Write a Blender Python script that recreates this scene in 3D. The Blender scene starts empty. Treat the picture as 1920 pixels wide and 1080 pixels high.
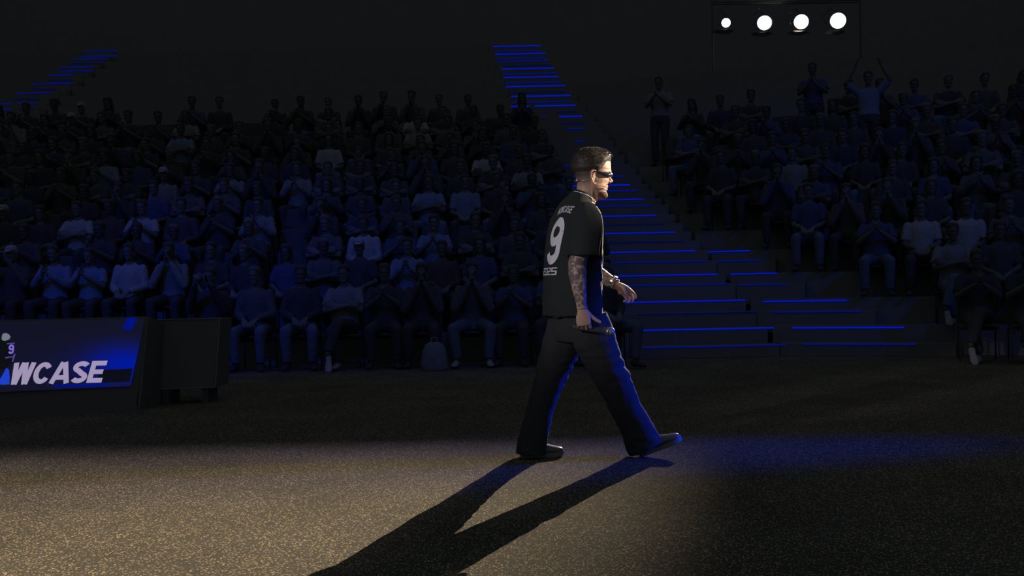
import bpy, bmesh, math, random
from mathutils import Vector, Matrix, noise
from mathutils.bvhtree import BVHTree

random.seed(7)
SC = bpy.context.scene
COL = SC.collection
R = math.radians
V = Vector

# ------------------------------------------------------------------ camera, world, exposure
F = 1920 * 35 / 36.0          # focal length in pixels of the 1920 frame
H = 1.0                       # lens height above the floor
ROLL = R(1.2)
cr, sr = math.cos(ROLL), math.sin(ROLL)
cam_data = bpy.data.cameras.new('camera')
cam_data.lens = 35
cam_data.sensor_width = 36
cam_data.clip_end = 200
cam = bpy.data.objects.new('view_camera', cam_data)
COL.objects.link(cam)
right, up, back = V((cr, 0, -sr)), V((sr, 0, cr)), V((0, -1, 0))
cam.matrix_world = Matrix(((right.x, up.x, back.x, 0), (right.y, up.y, back.y, 0),
                           (right.z, up.z, back.z, H), (0, 0, 0, 1)))
SC.camera = cam
SC.view_settings.view_transform = 'Standard'
SC.view_settings.look = 'None'
SC.view_settings.gamma = 1
SC.view_settings.use_curve_mapping = False
SC.view_settings.exposure = 0.0

world = bpy.data.worlds.new('world')
SC.world = world
world.use_nodes = True
wb = world.node_tree.nodes['Background']
wb.inputs[0].default_value = (0.84, 0.98, 1.10, 1)
wb.inputs[1].default_value = 0.080


def lamp(name, loc, target, power, color, angle, blend, radius=0.1):
    d = bpy.data.lights.new(name, 'SPOT')
    d.energy = power
    d.color = color
    d.spot_size = R(angle)
    d.spot_blend = blend
    d.shadow_soft_size = radius
    o = bpy.data.objects.new(name, d)
    COL.objects.link(o)
    o.location = loc
    o.rotation_euler = (V(target) - V(loc)).to_track_quat('-Z', 'Y').to_euler()
    return o


def at(px, py, Y):
    """world point seen at pixel (px,py) at distance Y from the lens plane"""
    u, v = (px - 960) / F, (py - 540) / F
    return V(((u * cr - v * sr) * Y, Y, H - (u * sr + v * cr) * Y))


LAMP_PX = [(1361, 43, 0.107), (1433, 43, 0.173), (1502, 41, 0.173), (1571, 39, 0.188)]
LAMP_D = 25.0
LAMPS = [(at(x, y, LAMP_D), r) for x, y, r in LAMP_PX]
WARM = (1.0, 0.80, 0.54)
POOL = LAMPS[2][0] + V((-math.sin(R(27.2)) * math.cos(R(18)), -math.cos(R(27.2)) * math.cos(R(18)), -math.sin(R(18)))) * 22
for (p, r), w in zip(LAMPS[:3], (700, 1800, 150000)):
    lamp('stage_light_beam', p - V((0, 0, r)), POOL, w, WARM, 19.2, 1.0, 0.018)
# the biggest light is a tight spot on the walking man's upper body
lamp('stage_light_beam', LAMPS[3][0], (0.62, 5.85, 1.42), 26000, WARM, 3.3, 0.7, 0.02)
# follow spot on head and shoulders from stage right, off frame
lamp('follow_spot_beam', (8.6, 6.25, 3.5), (0.56, 5.85, 1.66), 7000, (1.0, 0.83, 0.66), 5.6, 0.9, 0.10)
# weak lavender light on his back from the left
lamp('back_light_beam', (-6.5, -1.5, 3.6), (0.40, 5.8, 1.22), 1000, (0.95, 0.90, 1.0), 9.0, 0.8, 0.2)
# low blue wash skimming the stage from the right
lamp('blue_floor_beam', (9.5, 6.75, 1.65), (0.9, 5.86, 0.30), 6200, (0.0, 0.040, 1.0), 11.8, 1.0, 0.15)
# blue audience wash from the rig over the stage
lamp('audience_wash', (-7.5, 3.0, 8.5), (-4.6, 14.3, 1.2), 2000, (0.0, 0.06, 1.0), 32, 1.0, 0.3)
lamp('audience_wash', (1.5, 3.0, 9.0), (-0.5, 14.5, 1.2), 600, (0.0, 0.10, 1.0), 34, 1.0, 0.3)
lamp('audience_wash', (10.0, 3.0, 8.5), (6.0, 15.0, 2.4), 750, (0.0, 0.09, 1.0), 38, 1.0, 0.3)

# ------------------------------------------------------------------ materials
MATS = {}


def mat(name, color, rough=0.8, metal=0.0, spec=0.2, emit=None, strength=0, sss=0, noise_amt=0, noise_scale=20, bump=0):
    if name in MATS:
        return MATS[name]
    m = bpy.data.materials.new(name)
    m.use_nodes = True
    nt = m.node_tree
    b = nt.nodes['Principled BSDF']
    b.inputs['Base Color'].default_value = (*color, 1)
    b.inputs['Roughness'].default_value = rough
    b.inputs['Metallic'].default_value = metal
    b.inputs['Specular IOR Level'].default_value = spec
    if sss:
        b.inputs['Subsurface Weight'].default_value = sss
        b.inputs['Subsurface Radius'].default_value = (0.012, 0.004, 0.002)
        b.inputs['Subsurface Scale'].default_value = 1.0
    if emit:
        b.inputs['Emission Color'].default_value = (*emit, 1)
        b.inputs['Emission Strength'].default_value = strength
    if noise_amt or bump:
        tc = nt.nodes.new('ShaderNodeTexCoord')
        nz = nt.nodes.new('ShaderNodeTexNoise')
        nz.inputs['Scale'].default_value = noise_scale
        nz.inputs['Detail'].default_value = 5
        nt.links.new(tc.outputs['Object'], nz.inputs['Vector'])
        if noise_amt:
            mr = nt.nodes.new('ShaderNodeMapRange')
            mr.inputs[3].default_value = 1 - noise_amt
            mr.inputs[4].default_value = 1 + noise_amt
            mx = nt.nodes.new('ShaderNodeVectorMath')
            mx.operation = 'SCALE'
            mx.inputs[0].default_value = color
            nt.links.new(nz.outputs[0], mr.inputs[0])
            nt.links.new(mr.outputs[0], mx.inputs['Scale'])
            nt.links.new(mx.outputs[0], b.inputs['Base Color'])
        if bump:
            bp = nt.nodes.new('ShaderNodeBump')
            bp.inputs['Strength'].default_value = bump
            bp.inputs['Distance'].default_value = 0.004
            nt.links.new(nz.outputs[0], bp.inputs['Height'])
            nt.links.new(bp.outputs[0], b.inputs['Normal'])
    MATS[name] = m
    return m


def emission(name, color, strength):
    if name in MATS:
        return MATS[name]
    m = bpy.data.materials.new(name)
    m.use_nodes = True
    nt = m.node_tree
    nt.nodes.clear()
    o = nt.nodes.new('ShaderNodeOutputMaterial')
    e = nt.nodes.new('ShaderNodeEmission')
    e.inputs[0].default_value = (*color, 1)
    e.inputs[1].default_value = strength
    nt.links.new(e.outputs[0], o.inputs[0])
    MATS[name] = m
    return m


def floor_material():
    m = bpy.data.materials.new('speckled_floor')
    m.use_nodes = True
    nt = m.node_tree
    b = nt.nodes['Principled BSDF']
    b.inputs['Roughness'].default_value = 0.9
    b.inputs['Specular IOR Level'].default_value = 0.04
    tc = nt.nodes.new('ShaderNodeTexCoord')
    vo = nt.nodes.new('ShaderNodeTexVoronoi')
    vo.inputs['Scale'].default_value = 92
    vo.inputs['Randomness'].default_value = 1.0
    nt.links.new(tc.outputs['Object'], vo.inputs['Vector'])
    rp = nt.nodes.new('ShaderNodeValToRGB')
    rp.color_ramp.elements[0].position = 0.20
    rp.color_ramp.elements[0].color = (1, 1, 1, 1)
    rp.color_ramp.elements[1].position = 0.42
    rp.color_ramp.elements[1].color = (0, 0, 0, 1)
    nt.links.new(vo.outputs['Distance'], rp.inputs[0])
    # random brightness of each speck
    sep = nt.nodes.new('ShaderNodeSeparateColor')
    nt.links.new(vo.outputs['Color'], sep.inputs[0])
    mu = nt.nodes.new('ShaderNodeMath')
    mu.operation = 'MULTIPLY'
    nt.links.new(rp.outputs[0], mu.inputs[0])
    nt.links.new(sep.outputs[0], mu.inputs[1])
    nz = nt.nodes.new('ShaderNodeTexNoise')
    nz.inputs['Scale'].default_value = 1.4
    nz.inputs['Detail'].default_value = 6
    nt.links.new(tc.outputs['Object'], nz.inputs['Vector'])
    mr = nt.nodes.new('ShaderNodeMapRange')
    mr.inputs[1].default_value = 0.3
    mr.inputs[2].default_value = 0.7
    mr.inputs[3].default_value = 0.8
    mr.inputs[4].default_value = 1.15
    nt.links.new(nz.outputs[0], mr.inputs[0])
    mx = nt.nodes.new('ShaderNodeMix')
    mx.data_type = 'RGBA'
    mx.inputs[6].default_value = (0.062, 0.058, 0.052, 1)
    mx.inputs[7].default_value = (0.62, 0.50, 0.33, 1)
    nt.links.new(mu.outputs[0], mx.inputs[0])
    sc = nt.nodes.new('ShaderNodeVectorMath')
    sc.operation = 'SCALE'
    nt.links.new(mx.outputs[2], sc.inputs[0])
    nt.links.new(mr.outputs[0], sc.inputs['Scale'])
    nt.links.new(sc.outputs[0], b.inputs['Base Color'])
    return m


M_FLOOR = floor_material()
M_WALL = mat('black_drape', (0.15, 0.15, 0.15), 0.95, noise_amt=0.1, noise_scale=3)
M_TIER = mat('dark_tier', (0.13, 0.13, 0.13), 0.9, noise_amt=0.1, noise_scale=6)
M_SEAT = mat('black_seat', (0.05, 0.052, 0.055), 0.85)
M_METAL = mat('black_metal', (0.09, 0.09, 0.10), 0.5, 0.3)
M_TEE = mat('black_jersey', (0.030, 0.034, 0.035), 0.85, spec=0.15, noise_amt=0.12, noise_scale=60, bump=0.15)
M_PRINT = mat('white_print', (0.80, 0.78, 0.84), 0.7)
M_PANTS = mat('black_denim', (0.046, 0.048, 0.054), 0.9, spec=0.1, noise_amt=0.15, noise_scale=90, bump=0.2)
M_SHOE = mat('black_leather', (0.12, 0.12, 0.13), 0.32, spec=0.6)
M_SOLE = mat('shoe_sole', (0.20, 0.20, 0.21), 0.6)
M_HAIR = mat('dark_hair', (0.055, 0.040, 0.028), 0.55, spec=0.5)
M_BEARD = mat('brown_beard', (0.10, 0.05, 0.025), 0.7, spec=0.3)
M_GLASS = mat('sunglass_plastic', (0.03, 0.035, 0.06), 0.15, spec=0.7)
M_SILVER = mat('silver', (0.75, 0.75, 0.76), 0.22, 1.0)
M_BOOM = mat('skin_tone_plastic', (0.45, 0.30, 0.18), 0.5)
M_EYE = mat('eye_white', (0.6, 0.58, 0.55), 0.3)
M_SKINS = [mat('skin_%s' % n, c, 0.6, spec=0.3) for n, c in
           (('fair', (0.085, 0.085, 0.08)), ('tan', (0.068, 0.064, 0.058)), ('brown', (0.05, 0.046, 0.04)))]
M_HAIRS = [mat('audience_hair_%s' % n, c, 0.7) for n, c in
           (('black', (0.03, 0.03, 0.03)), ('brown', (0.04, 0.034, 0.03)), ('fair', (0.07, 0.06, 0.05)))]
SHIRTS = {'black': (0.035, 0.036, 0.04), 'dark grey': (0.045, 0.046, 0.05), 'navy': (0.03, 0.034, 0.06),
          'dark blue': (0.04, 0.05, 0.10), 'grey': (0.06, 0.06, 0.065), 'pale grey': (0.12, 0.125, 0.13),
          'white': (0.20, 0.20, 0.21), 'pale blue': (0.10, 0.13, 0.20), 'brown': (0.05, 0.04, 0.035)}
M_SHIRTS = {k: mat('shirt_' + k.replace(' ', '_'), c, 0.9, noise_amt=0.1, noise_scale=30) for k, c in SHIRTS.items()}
M_JEANS = mat('blue_jeans', (0.07, 0.09, 0.13), 0.9, noise_amt=0.2, noise_scale=15)
M_DARKP = mat('dark_trousers', (0.04, 0.04, 0.045), 0.9)
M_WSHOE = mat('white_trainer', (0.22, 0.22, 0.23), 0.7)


def skin_man():
    m = mat('skin_man', (0.62, 0.40, 0.29), 0.5, spec=0.35, sss=0.12)
    nt = m.node_tree
    b = nt.nodes['Principled BSDF']
    at_ = nt.nodes.new('ShaderNodeAttribute')
    at_.attribute_name = 'tint'
    tc = nt.nodes.new('ShaderNodeTexCoord')
    nz = nt.nodes.new('ShaderNodeTexNoise')
    nz.inputs['Scale'].default_value = 26
    nz.inputs['Detail'].default_value = 8
    nz.inputs['Distortion'].default_value = 1.6
    nt.links.new(tc.outputs['Object'], nz.inputs['Vector'])
    rp = nt.nodes.new('ShaderNodeValToRGB')
    rp.color_ramp.elements[0].position = 0.43
    rp.color_ramp.elements[1].position = 0.50
    nt.links.new(nz.outputs[0], rp.inputs[0])
    sep = nt.nodes.new('ShaderNodeSeparateColor')
    nt.links.new(at_.outputs['Color'], sep.inputs[0])
    mu = nt.nodes.new('ShaderNodeMath')
    mu.operation = 'MULTIPLY'
    nt.links.new(rp.outputs[0], mu.inputs[0])
    nt.links.new(sep.outputs[0], mu.inputs[1])
    mx = nt.nodes.new('ShaderNodeMix')
    mx.data_type = 'RGBA'
    mx.inputs[6].default_value = (0.62, 0.40, 0.29, 1)
    mx.inputs[7].default_value = (0.10, 0.10, 0.12, 1)
    nt.links.new(mu.outputs[0], mx.inputs[0])
    mx2 = nt.nodes.new('ShaderNodeMix')
    mx2.data_type = 'RGBA'
    mx2.inputs[7].default_value = (0.09, 0.065, 0.052, 1)
    nt.links.new(sep.outputs[1], mx2.inputs[0])
    nt.links.new(mx.outputs[2], mx2.inputs[6])
    nt.links.new(mx2.outputs[2], b.inputs['Base Color'])
    return m


M_SKIN = skin_man()

# ------------------------------------------------------------------ object helpers


def empty(name, loc, label=None, cat=None, group=None, rotz=0):
    o = bpy.data.objects.new(name, None)
    COL.objects.link(o)
    o.location = loc
    o.rotation_euler = (0, 0, rotz)
    o.empty_display_size = 0.1
    if label:
        tag(o, label, cat, group)
    return o


def tag(o, label, cat, group=None):
    o['label'] = label
    o['category'] = cat
    if group:
        o['group'] = group
    return o


def smooth(me, on=True):
    me.polygons.foreach_set('use_smooth', [on] * len(me.polygons))


def link_mesh(name, me, m=None, parent=None, world_coords=True):
    o = bpy.data.objects.new(name, me)
    COL.objects.link(o)
    if m and not me.materials:
        me.materials.append(m)
    if parent is not None:
        o.parent = parent
        if world_coords:
            chain, p = Matrix(), parent
            while p is not None:
                chain = p.matrix_parent_inverse @ Matrix.Translation(p.location) @ Matrix.Rotation(p.rotation_euler.z, 4, 'Z') @ chain
                p = p.parent
            o.matrix_parent_inverse = chain.inverted()
    return o


def obj(name, bm, m, parent=None, sm=False, world_coords=True):
    me = bpy.data.meshes.new(name)
    bmesh.ops.recalc_face_normals(bm, faces=bm.faces)
    bm.to_mesh(me)
    bm.free()
    if sm:
        smooth(me)
    return link_mesh(name, me, m, parent, world_coords)


def struct(name, bm, m):
    o = obj(name, bm, m)
    o['kind'] = 'structure'
    return o


def box(bm, c, s, rot=None):
    """box centred on c with full sizes s"""
    vs = []
    for x in (-.5, .5):
        for y in (-.5, .5):
            for z in (-.5, .5):
                p = V((x * s[0], y * s[1], z * s[2]))
                if rot:
                    p = rot @ p
                vs.append(bm.verts.new(V(c) + p))
    for f in ((0, 1, 3, 2), (4, 6, 7, 5), (0, 4, 5, 1), (2, 3, 7, 6), (0, 2, 6, 4), (1, 5, 7, 3)):
        bm.faces.new([vs[i] for i in f])


def cat_rom(pts, k):
    """Catmull-Rom resample a list of tuples"""
    out = []
    n = len(pts)
    for i in range(n - 1):
        p0, p1, p2, p3 = pts[max(i - 1, 0)], pts[i], pts[i + 1], pts[min(i + 2, n - 1)]
        for j in range(k):
            t = j / k
            out.append(tuple(0.5 * ((2 * b) + (-a + c) * t + (2 * a - 5 * b + 4 * c - d) * t * t +
                                    (-a + 3 * b - 3 * c + d) * t ** 3) for a, b, c, d in zip(p0, p1, p2, p3)))
    out.append(tuple(pts[-1]))
    return out


def tube(bm, secs, n=14, ref=(0, 1, 0), k=4, rnd=True):
    """loft of ellipses; secs = (point, ra, rb): ra along ref, rb across it; ends closed"""
    rows = [(*V(s[0]), s[1], s[2] if len(s) > 2 else s[1]) for s in secs]
    if k > 1:
        rows = cat_rom(rows, k)
    pts = [V(r[:3]) for r in rows]
    rings = []
    ref = V(ref)
    for i, r in enumerate(rows):
        t = (pts[min(i + 1, len(pts) - 1)] - pts[max(i - 1, 0)])
        if t.length < 1e-7:
            t = V((0, 0, 1))
        t.normalize()
        a = ref - t * ref.dot(t)
        if a.length < 1e-3:
            a = t.orthogonal()
        a.normalize()
        b = t.cross(a)
        ref = a if rnd is True else ref
        rings.append([bm.verts.new(pts[i] + a * (math.cos(2 * math.pi * j / n) * r[3]) +
                                   b * (math.sin(2 * math.pi * j / n) * r[4])) for j in range(n)])
    for a, b in zip(rings, rings[1:]):
        for j in range(n):
            bm.faces.new((a[j], a[(j + 1) % n], b[(j + 1) % n], b[j]))
    for ring, d in ((rings[0], 1), (rings[-1], -1)):
        c = bm.verts.new(sum((v.co for v in ring), V()) / n)
        for j in range(n):
            bm.faces.new((ring[j], ring[(j + 1) % n], c) if d < 0 else (ring[(j + 1) % n], ring[j], c))


def ball(bm, c, r, seg=12, rot=None):
    if not isinstance(r, (tuple, list)):
        r = (r, r, r)
    m = Matrix.Translation(V(c)) @ (rot.to_4x4() if rot else Matrix()) @ Matrix.Diagonal((*r, 1))
    bmesh.ops.create_uvsphere(bm, u_segments=seg, v_segments=max(6, seg // 2 + 2), radius=1, matrix=m)


def limb(bm, pts, n=12):
    """capsule chain: pts = (point, radius)"""
    tube(bm, [(p, r) for p, r in pts], n=n, k=3)
    ball(bm, pts[0][0], pts[0][1] * 0.98, n)
    ball(bm, pts[-1][0], pts[-1][1] * 0.98, n)


def remesh(bm, voxel, iters=2, factor=0.5):
    me = bpy.data.meshes.new('tmp')
    bmesh.ops.recalc_face_normals(bm, faces=bm.faces)
    bm.to_mesh(me)
    bm.free()
    o = bpy.data.objects.new('tmp', me)
    COL.objects.link(o)
    md = o.modifiers.new('r', 'REMESH')
    md.mode = 'VOXEL'
    md.voxel_size = voxel
    if iters:
        s = o.modifiers.new('s', 'SMOOTH')
        s.iterations = iters
        s.factor = factor
    dg = bpy.context.evaluated_depsgraph_get()
    dg.update()
    new = bpy.data.meshes.new_from_object(o.evaluated_get(dg))
    bpy.data.objects.remove(o)
    bpy.data.meshes.remove(me)
    smooth(new)
    return new


def displace(me, fn):
    ns = [v.normal.copy() for v in me.vertices]
    for v, nn in zip(me.vertices, ns):
        v.co = v.co + nn * fn(v.co, nn)
    me.update()


# ------------------------------------------------------------------ head, hand, shoe builders
HP = 1 / 319.0    # metres per unit of the head tables
HEAD_T = [  # y, front x, back x, half width
    (284, 1118, 1101, 7), (286, 1129, 1090, 15), (290, 1136, 1083, 20), (295, 1141, 1079, 23.5), (302, 1144, 1076, 25.5),
    (310, 1145, 1075, 26.3), (317, 1145.5, 1075.3, 26), (323, 1146.3, 1076.5, 25.2), (328, 1143.2, 1078, 24.6),
    (334, 1141.5, 1080, 24), (340, 1141, 1082, 23), (345, 1139.3, 1084.5, 22), (349, 1139.8, 1087, 21.2),
    (352.5, 1138.4, 1090, 20.3), (356, 1138.6, 1095, 19), (359, 1136.6, 1099, 17.6), (363, 1138.6, 1104, 15.5),
    (367, 1138, 1110, 12.5), (370, 1134, 1117, 8.5), (371.5, 1130, 1121, 4)]


def head_loft(M, offset=None, nr=3, na=48):
    """loft of the head; M maps (forward, left, up) metres -> space. offset(f,l,y)->px outward"""
    bm = bmesh.new()
    rows = cat_rom(HEAD_T, nr)
    rings = []
    for (y, xf, xb, w) in rows:
        xc = (xf + xb) / 2 if y > 345 else xb * 0.5 + xf * 0.5
        ring = []
        for j in range(na):
            t = 2 * math.pi * j / na
            c, s = math.cos(t), math.sin(t)
            if c > 0:
                f = xc + (xf - xc) * abs(c) ** 0.82
            else:
                f = xc - (xc - xb) * abs(c) ** 0.95
            l = w * math.copysign(abs(s) ** 0.9, s) * (1 - 0.10 * max(c, 0) if y > 318 else 1)
            al = abs(l)
            if c > 0:
                f -= 4.2 * math.exp(-((al - 9.5) ** 2 / 22 + (y - 329.5) ** 2 / 14))      # eye sockets
                f += 1.6 * math.exp(-((al - 15) ** 2 / 24 + (y - 338) ** 2 / 18))        # cheekbone
                f -= 1.2 * math.exp(-((al - 14) ** 2 / 26 + (y - 351) ** 2 / 30))        # hollow cheek
                f -= 1.0 * math.exp(-((al - 19) ** 2 / 20 + (y - 314) ** 2 / 60))        # temple
            if offset:
                o = offset(f, l, y)
                d = V((f - 1108, l, -(y - 318) * 0.9))
                d.normalize()
                f += d.x * o
                l += d.y * o
                yy = y - d.z * o
            else:
                yy = y
            ring.append(bm.verts.new(M @ V(((f - 1108) * HP, l * HP, (328 - yy) * HP))))
        rings.append(ring)
    for a, b in zip(rings, rings[1:]):
        for j in range(na):
            bm.faces.new((a[j], a[(j + 1) % na], b[(j + 1) % na], b[j]))
    for ring in (rings[0], rings[-1]):
        bm.faces.new(ring)
    return bm


def hp(f, l, y):
    return V(((f - 1108) * HP, l * HP, (328 - y) * HP))


def head_features(bm, M, ears=True):
    def P(f, l, y):
        return M @ hp(f, l, y)
    sc = M.to_scale()[0] * HP
    rot = M.to_3x3().normalized()
    # nose
    tube(bm, [(P(1140.5, 0, 324.5), 2.6 * sc, 2.4 * sc), (P(1141.4, 0, 329), 2.8 * sc, 2.6 * sc), (P(1143.4, 0, 334), 3.2 * sc, 3.0 * sc),
              (P(1145.6, 0, 338.6), 3.6 * sc, 3.2 * sc)], 12, ref=rot @ V((0, 1, 0)), k=3)
    ball(bm, P(1146.2, 0, 339.2), (3.4 * sc, 3.4 * sc, 2.9 * sc), 12, rot)
    for s in (-1, 1):
        ball(bm, P(1142.6, s * 3.9, 341.2), (3.2 * sc, 2.3 * sc, 2.3 * sc), 10, rot)
    # lips
    ball(bm, P(1137.6, 0, 350.0), (3.2 * sc, 7.2 * sc, 1.5 * sc), 12, rot)
    ball(bm, P(1136.9, 0, 355.2), (3.1 * sc, 6.0 * sc, 1.7 * sc), 12, rot)
    # brow ridge
    for s in (-1, 1):
        ball(bm, P(1140.6, s * 9, 323.3), (4.6 * sc, 7 * sc, 2.0 * sc), 12, rot)
    if not ears:
        return
    for s in (-1, 1):
        pts = [(1115, 24.0, 331), (1113.6, 25.4, 325.5), (1109.5, 27.0, 322.6), (1105, 28.6, 323.6), (1102.6, 29.2, 329),
               (1103.6, 28.4, 336), (1106.6, 26.6, 342.6), (1110.6, 25.0, 347.4), (1112.6, 24.2, 345)]
        tube(bm, [(P(a, s * b, c), 1.45 * sc, 1.45 * sc) for a, b, c in pts], 8, k=3)
        ball(bm, P(1107.6, s * 25.3, 333), (5.0 * sc, 1.5 * sc, 9.0 * sc), 10, rot @ Matrix.Rotation(R(8 * 1), 3, 'Y'))
        tube(bm, [(P(1112, s * 25.8, 327), 1.1 * sc), (P(1107.4, s * 27.2, 329.6), 1.1 * sc), (P(1107.6, s * 26.8, 337), 1.1 * sc),
                  (P(1110, s * 25.8, 342), 1.1 * sc)], 8, k=3)
        ball(bm, P(1113.8, s * 24.9, 336.4), (1.7 * sc, 1.6 * sc, 2.4 * sc), 8, rot)


def hand(bm, W, D, N, side, curls, thumb, scale=1.0, spread=0.06, r0=0.0088):
    """W wrist, D toward fingers, N out of the palm, side +1 right -1 left"""
    D = V(D).normalized()
    N = V(N)
    N = (N - D * N.dot(D)).normalized()
    S = D.cross(N) * side
    k = scale
    W = V(W)

    def Q(d, s, n):
        return W + (D * d + S * s + N * n) * k
    tube(bm, [(Q(-0.02, 0, 0), 0.027 * k, 0.020 * k), (Q(0.012, 0, 0), 0.029 * k, 0.019 * k), (Q(0.045, 0.001, 0), 0.040 * k, 0.0165 * k),
              (Q(0.078, 0, 0.001), 0.0425 * k, 0.0145 * k), (Q(0.097, 0, 0.002), 0.038 * k, 0.0105 * k)], 16, ref=S, k=3)
    ball(bm, Q(0.038, 0.024, 0.008), (0.018 * k, 0.018 * k, 0.018 * k), 12)
    ball(bm, Q(0.045, -0.026, 0.007), (0.015 * k,) * 3, 12)
    offs = (0.0315, 0.0105, -0.0105, -0.031)
    lens = (0.074, 0.082, 0.076, 0.060)
    for i in range(4):
        p = Q(0.088 - 0.004 * abs(i - 1), offs[i], 0.0)
        ang = 0
        d0 = (D + S * spread * (1.5 - i)).normalized()
        segs = (0.46, 0.30, 0.24)
        rr = (r0 * 1.08, r0, r0 * 0.92, r0 * 0.80)
        if i == 3:
            rr = tuple(x * 0.86 for x in rr)
        ch = [(p - d0 * 0.02 * k, rr[0] * k), (p, rr[0] * k)]
        for q in range(3):
            ang += R(curls[i][q])
            d = d0 * math.cos(ang) + N * math.sin(ang)
            p = p + d * lens[i] * segs[q] * k
            ch.append((p, rr[q + 1] * k))
        for (a, ra), (b, rb) in zip(ch, ch[1:]):
            tube(bm, [(a, ra), (b, rb)], 10, k=1)
            ball(bm, b, rb, 10)
    # thumb: list of points in (d,s,n)
    ch = [(Q(*t), r * k) for t, r in zip(thumb, (0.016, 0.0115, 0.0102, 0.0085))]
    for (a, ra), (b, rb) in zip(ch, ch[1:]):
        tube(bm, [(a, ra), (b, rb)], 10, k=1)
        ball(bm, b, rb, 10)
    ball(bm, ch[0][0], ch[0][1], 10)


RELAX = [(18, 28, 18), (22, 32, 20), (26, 36, 22), (30, 38, 24)]
THUMB_RELAX = [(0.022, 0.022, 0.006), (0.050, 0.044, 0.020), (0.078, 0.052, 0.030), (0.100, 0.052, 0.036)]


def shoe_mesh(M, voxel=0.004, length=0.275, h=0.085):
    """upper of a low trainer; local: x forward (heel at 0), y lateral, z up from the sole bottom"""
    L = length
    bm = bmesh.new()
    secs = [(0.012, 0.030, 0.052), (0.03, 0.036, 0.058), (0.075, 0.038, 0.055), (0.12, 0.039, 0.047), (0.165, 0.044, 0.039),
            (0.205, 0.047, 0.032), (0.24, 0.042, 0.027), (0.262, 0.031, 0.022), (0.274, 0.014, 0.012)]
    tube(bm, [(M @ V((x * L / 0.275, 0, 0.022 + hh * 0.62)), w, hh * 0.8) for x, w, hh in secs], 20,
         ref=(M.to_3x3() @ V((0, 1, 0))), k=3)
    tube(bm, [(M @ V((0.045, 0, 0.05)), 0.036, 0.042), (M @ V((0.052, 0, h + 0.01)), 0.036, 0.044)], 16,
         ref=(M.to_3x3() @ V((0, 1, 0))), k=2)
    # tongue
    tube(bm, [(M @ V((0.15, 0, 0.062)), 0.022, 0.008), (M @ V((0.105, 0, 0.088)), 0.026, 0.009), (M @ V((0.088, 0, 0.112)), 0.024, 0.007)],
         12, ref=(M.to_3x3() @ V((0, 1, 0))), k=3)
    # stitched straps / lace rows
    for x, z, w in ((0.165, 0.060, 0.038), (0.145, 0.068, 0.036), (0.126, 0.076, 0.034)):
        tube(bm, [(M @ V((x, -w, z - 0.022)), 0.004), (M @ V((x, -w * 0.6, z)), 0.005), (M @ V((x, 0, z + 0.007)), 0.005),
                  (M @ V((x, w * 0.6, z)), 0.005), (M @ V((x, w, z - 0.022)), 0.004)], 8, k=3)
    return remesh(bm, voxel, 1)


def sole_mesh(M, voxel=0.004):
    bm = bmesh.new()
    out = [(0.0, 0.018), (0.012, 0.034), (0.05, 0.041), (0.11, 0.037), (0.165, 0.046), (0.21, 0.051), (0.25, 0.045), (0.272, 0.030), (0.281, 0.010)]
    pts = cat_rom(out, 3)
    lo, hi = [], []
    ring = [(x, w) for x, w in pts] + [(x, -w) for x, w in reversed(pts)]
    for x, w in ring:
        lift = 0.012 * max(0, (x - 0.2) / 0.08) ** 2
        lo.append(bm.verts.new(M @ V((x, w * 0.96, 0.001 + lift))))
        hi.append(bm.verts.new(M @ V((x, w, 0.032 + lift * 0.6 - (0.006 if 0.1 < x < 0.15 else 0)))))
    n = len(ring)
    for i in range(n):
        bm.faces.new((lo[i], lo[(i + 1) % n], hi[(i + 1) % n], hi[i]))
    bm.faces.new(lo)
    bm.faces.new(hi)
    me = bpy.data.meshes.new('sole')
    bmesh.ops.recalc_face_normals(bm, faces=bm.faces)
    bm.to_mesh(me)
    bm.free()
    return me


# ------------------------------------------------------------------ stroke lettering
def arc(cx, cy, rx, ry, a0, a1, n=14):
    return [(cx + rx * math.cos(R(a0 + (a1 - a0) * i / n)), cy + ry * math.sin(R(a0 + (a1 - a0) * i / n))) for i in range(n + 1)]


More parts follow.
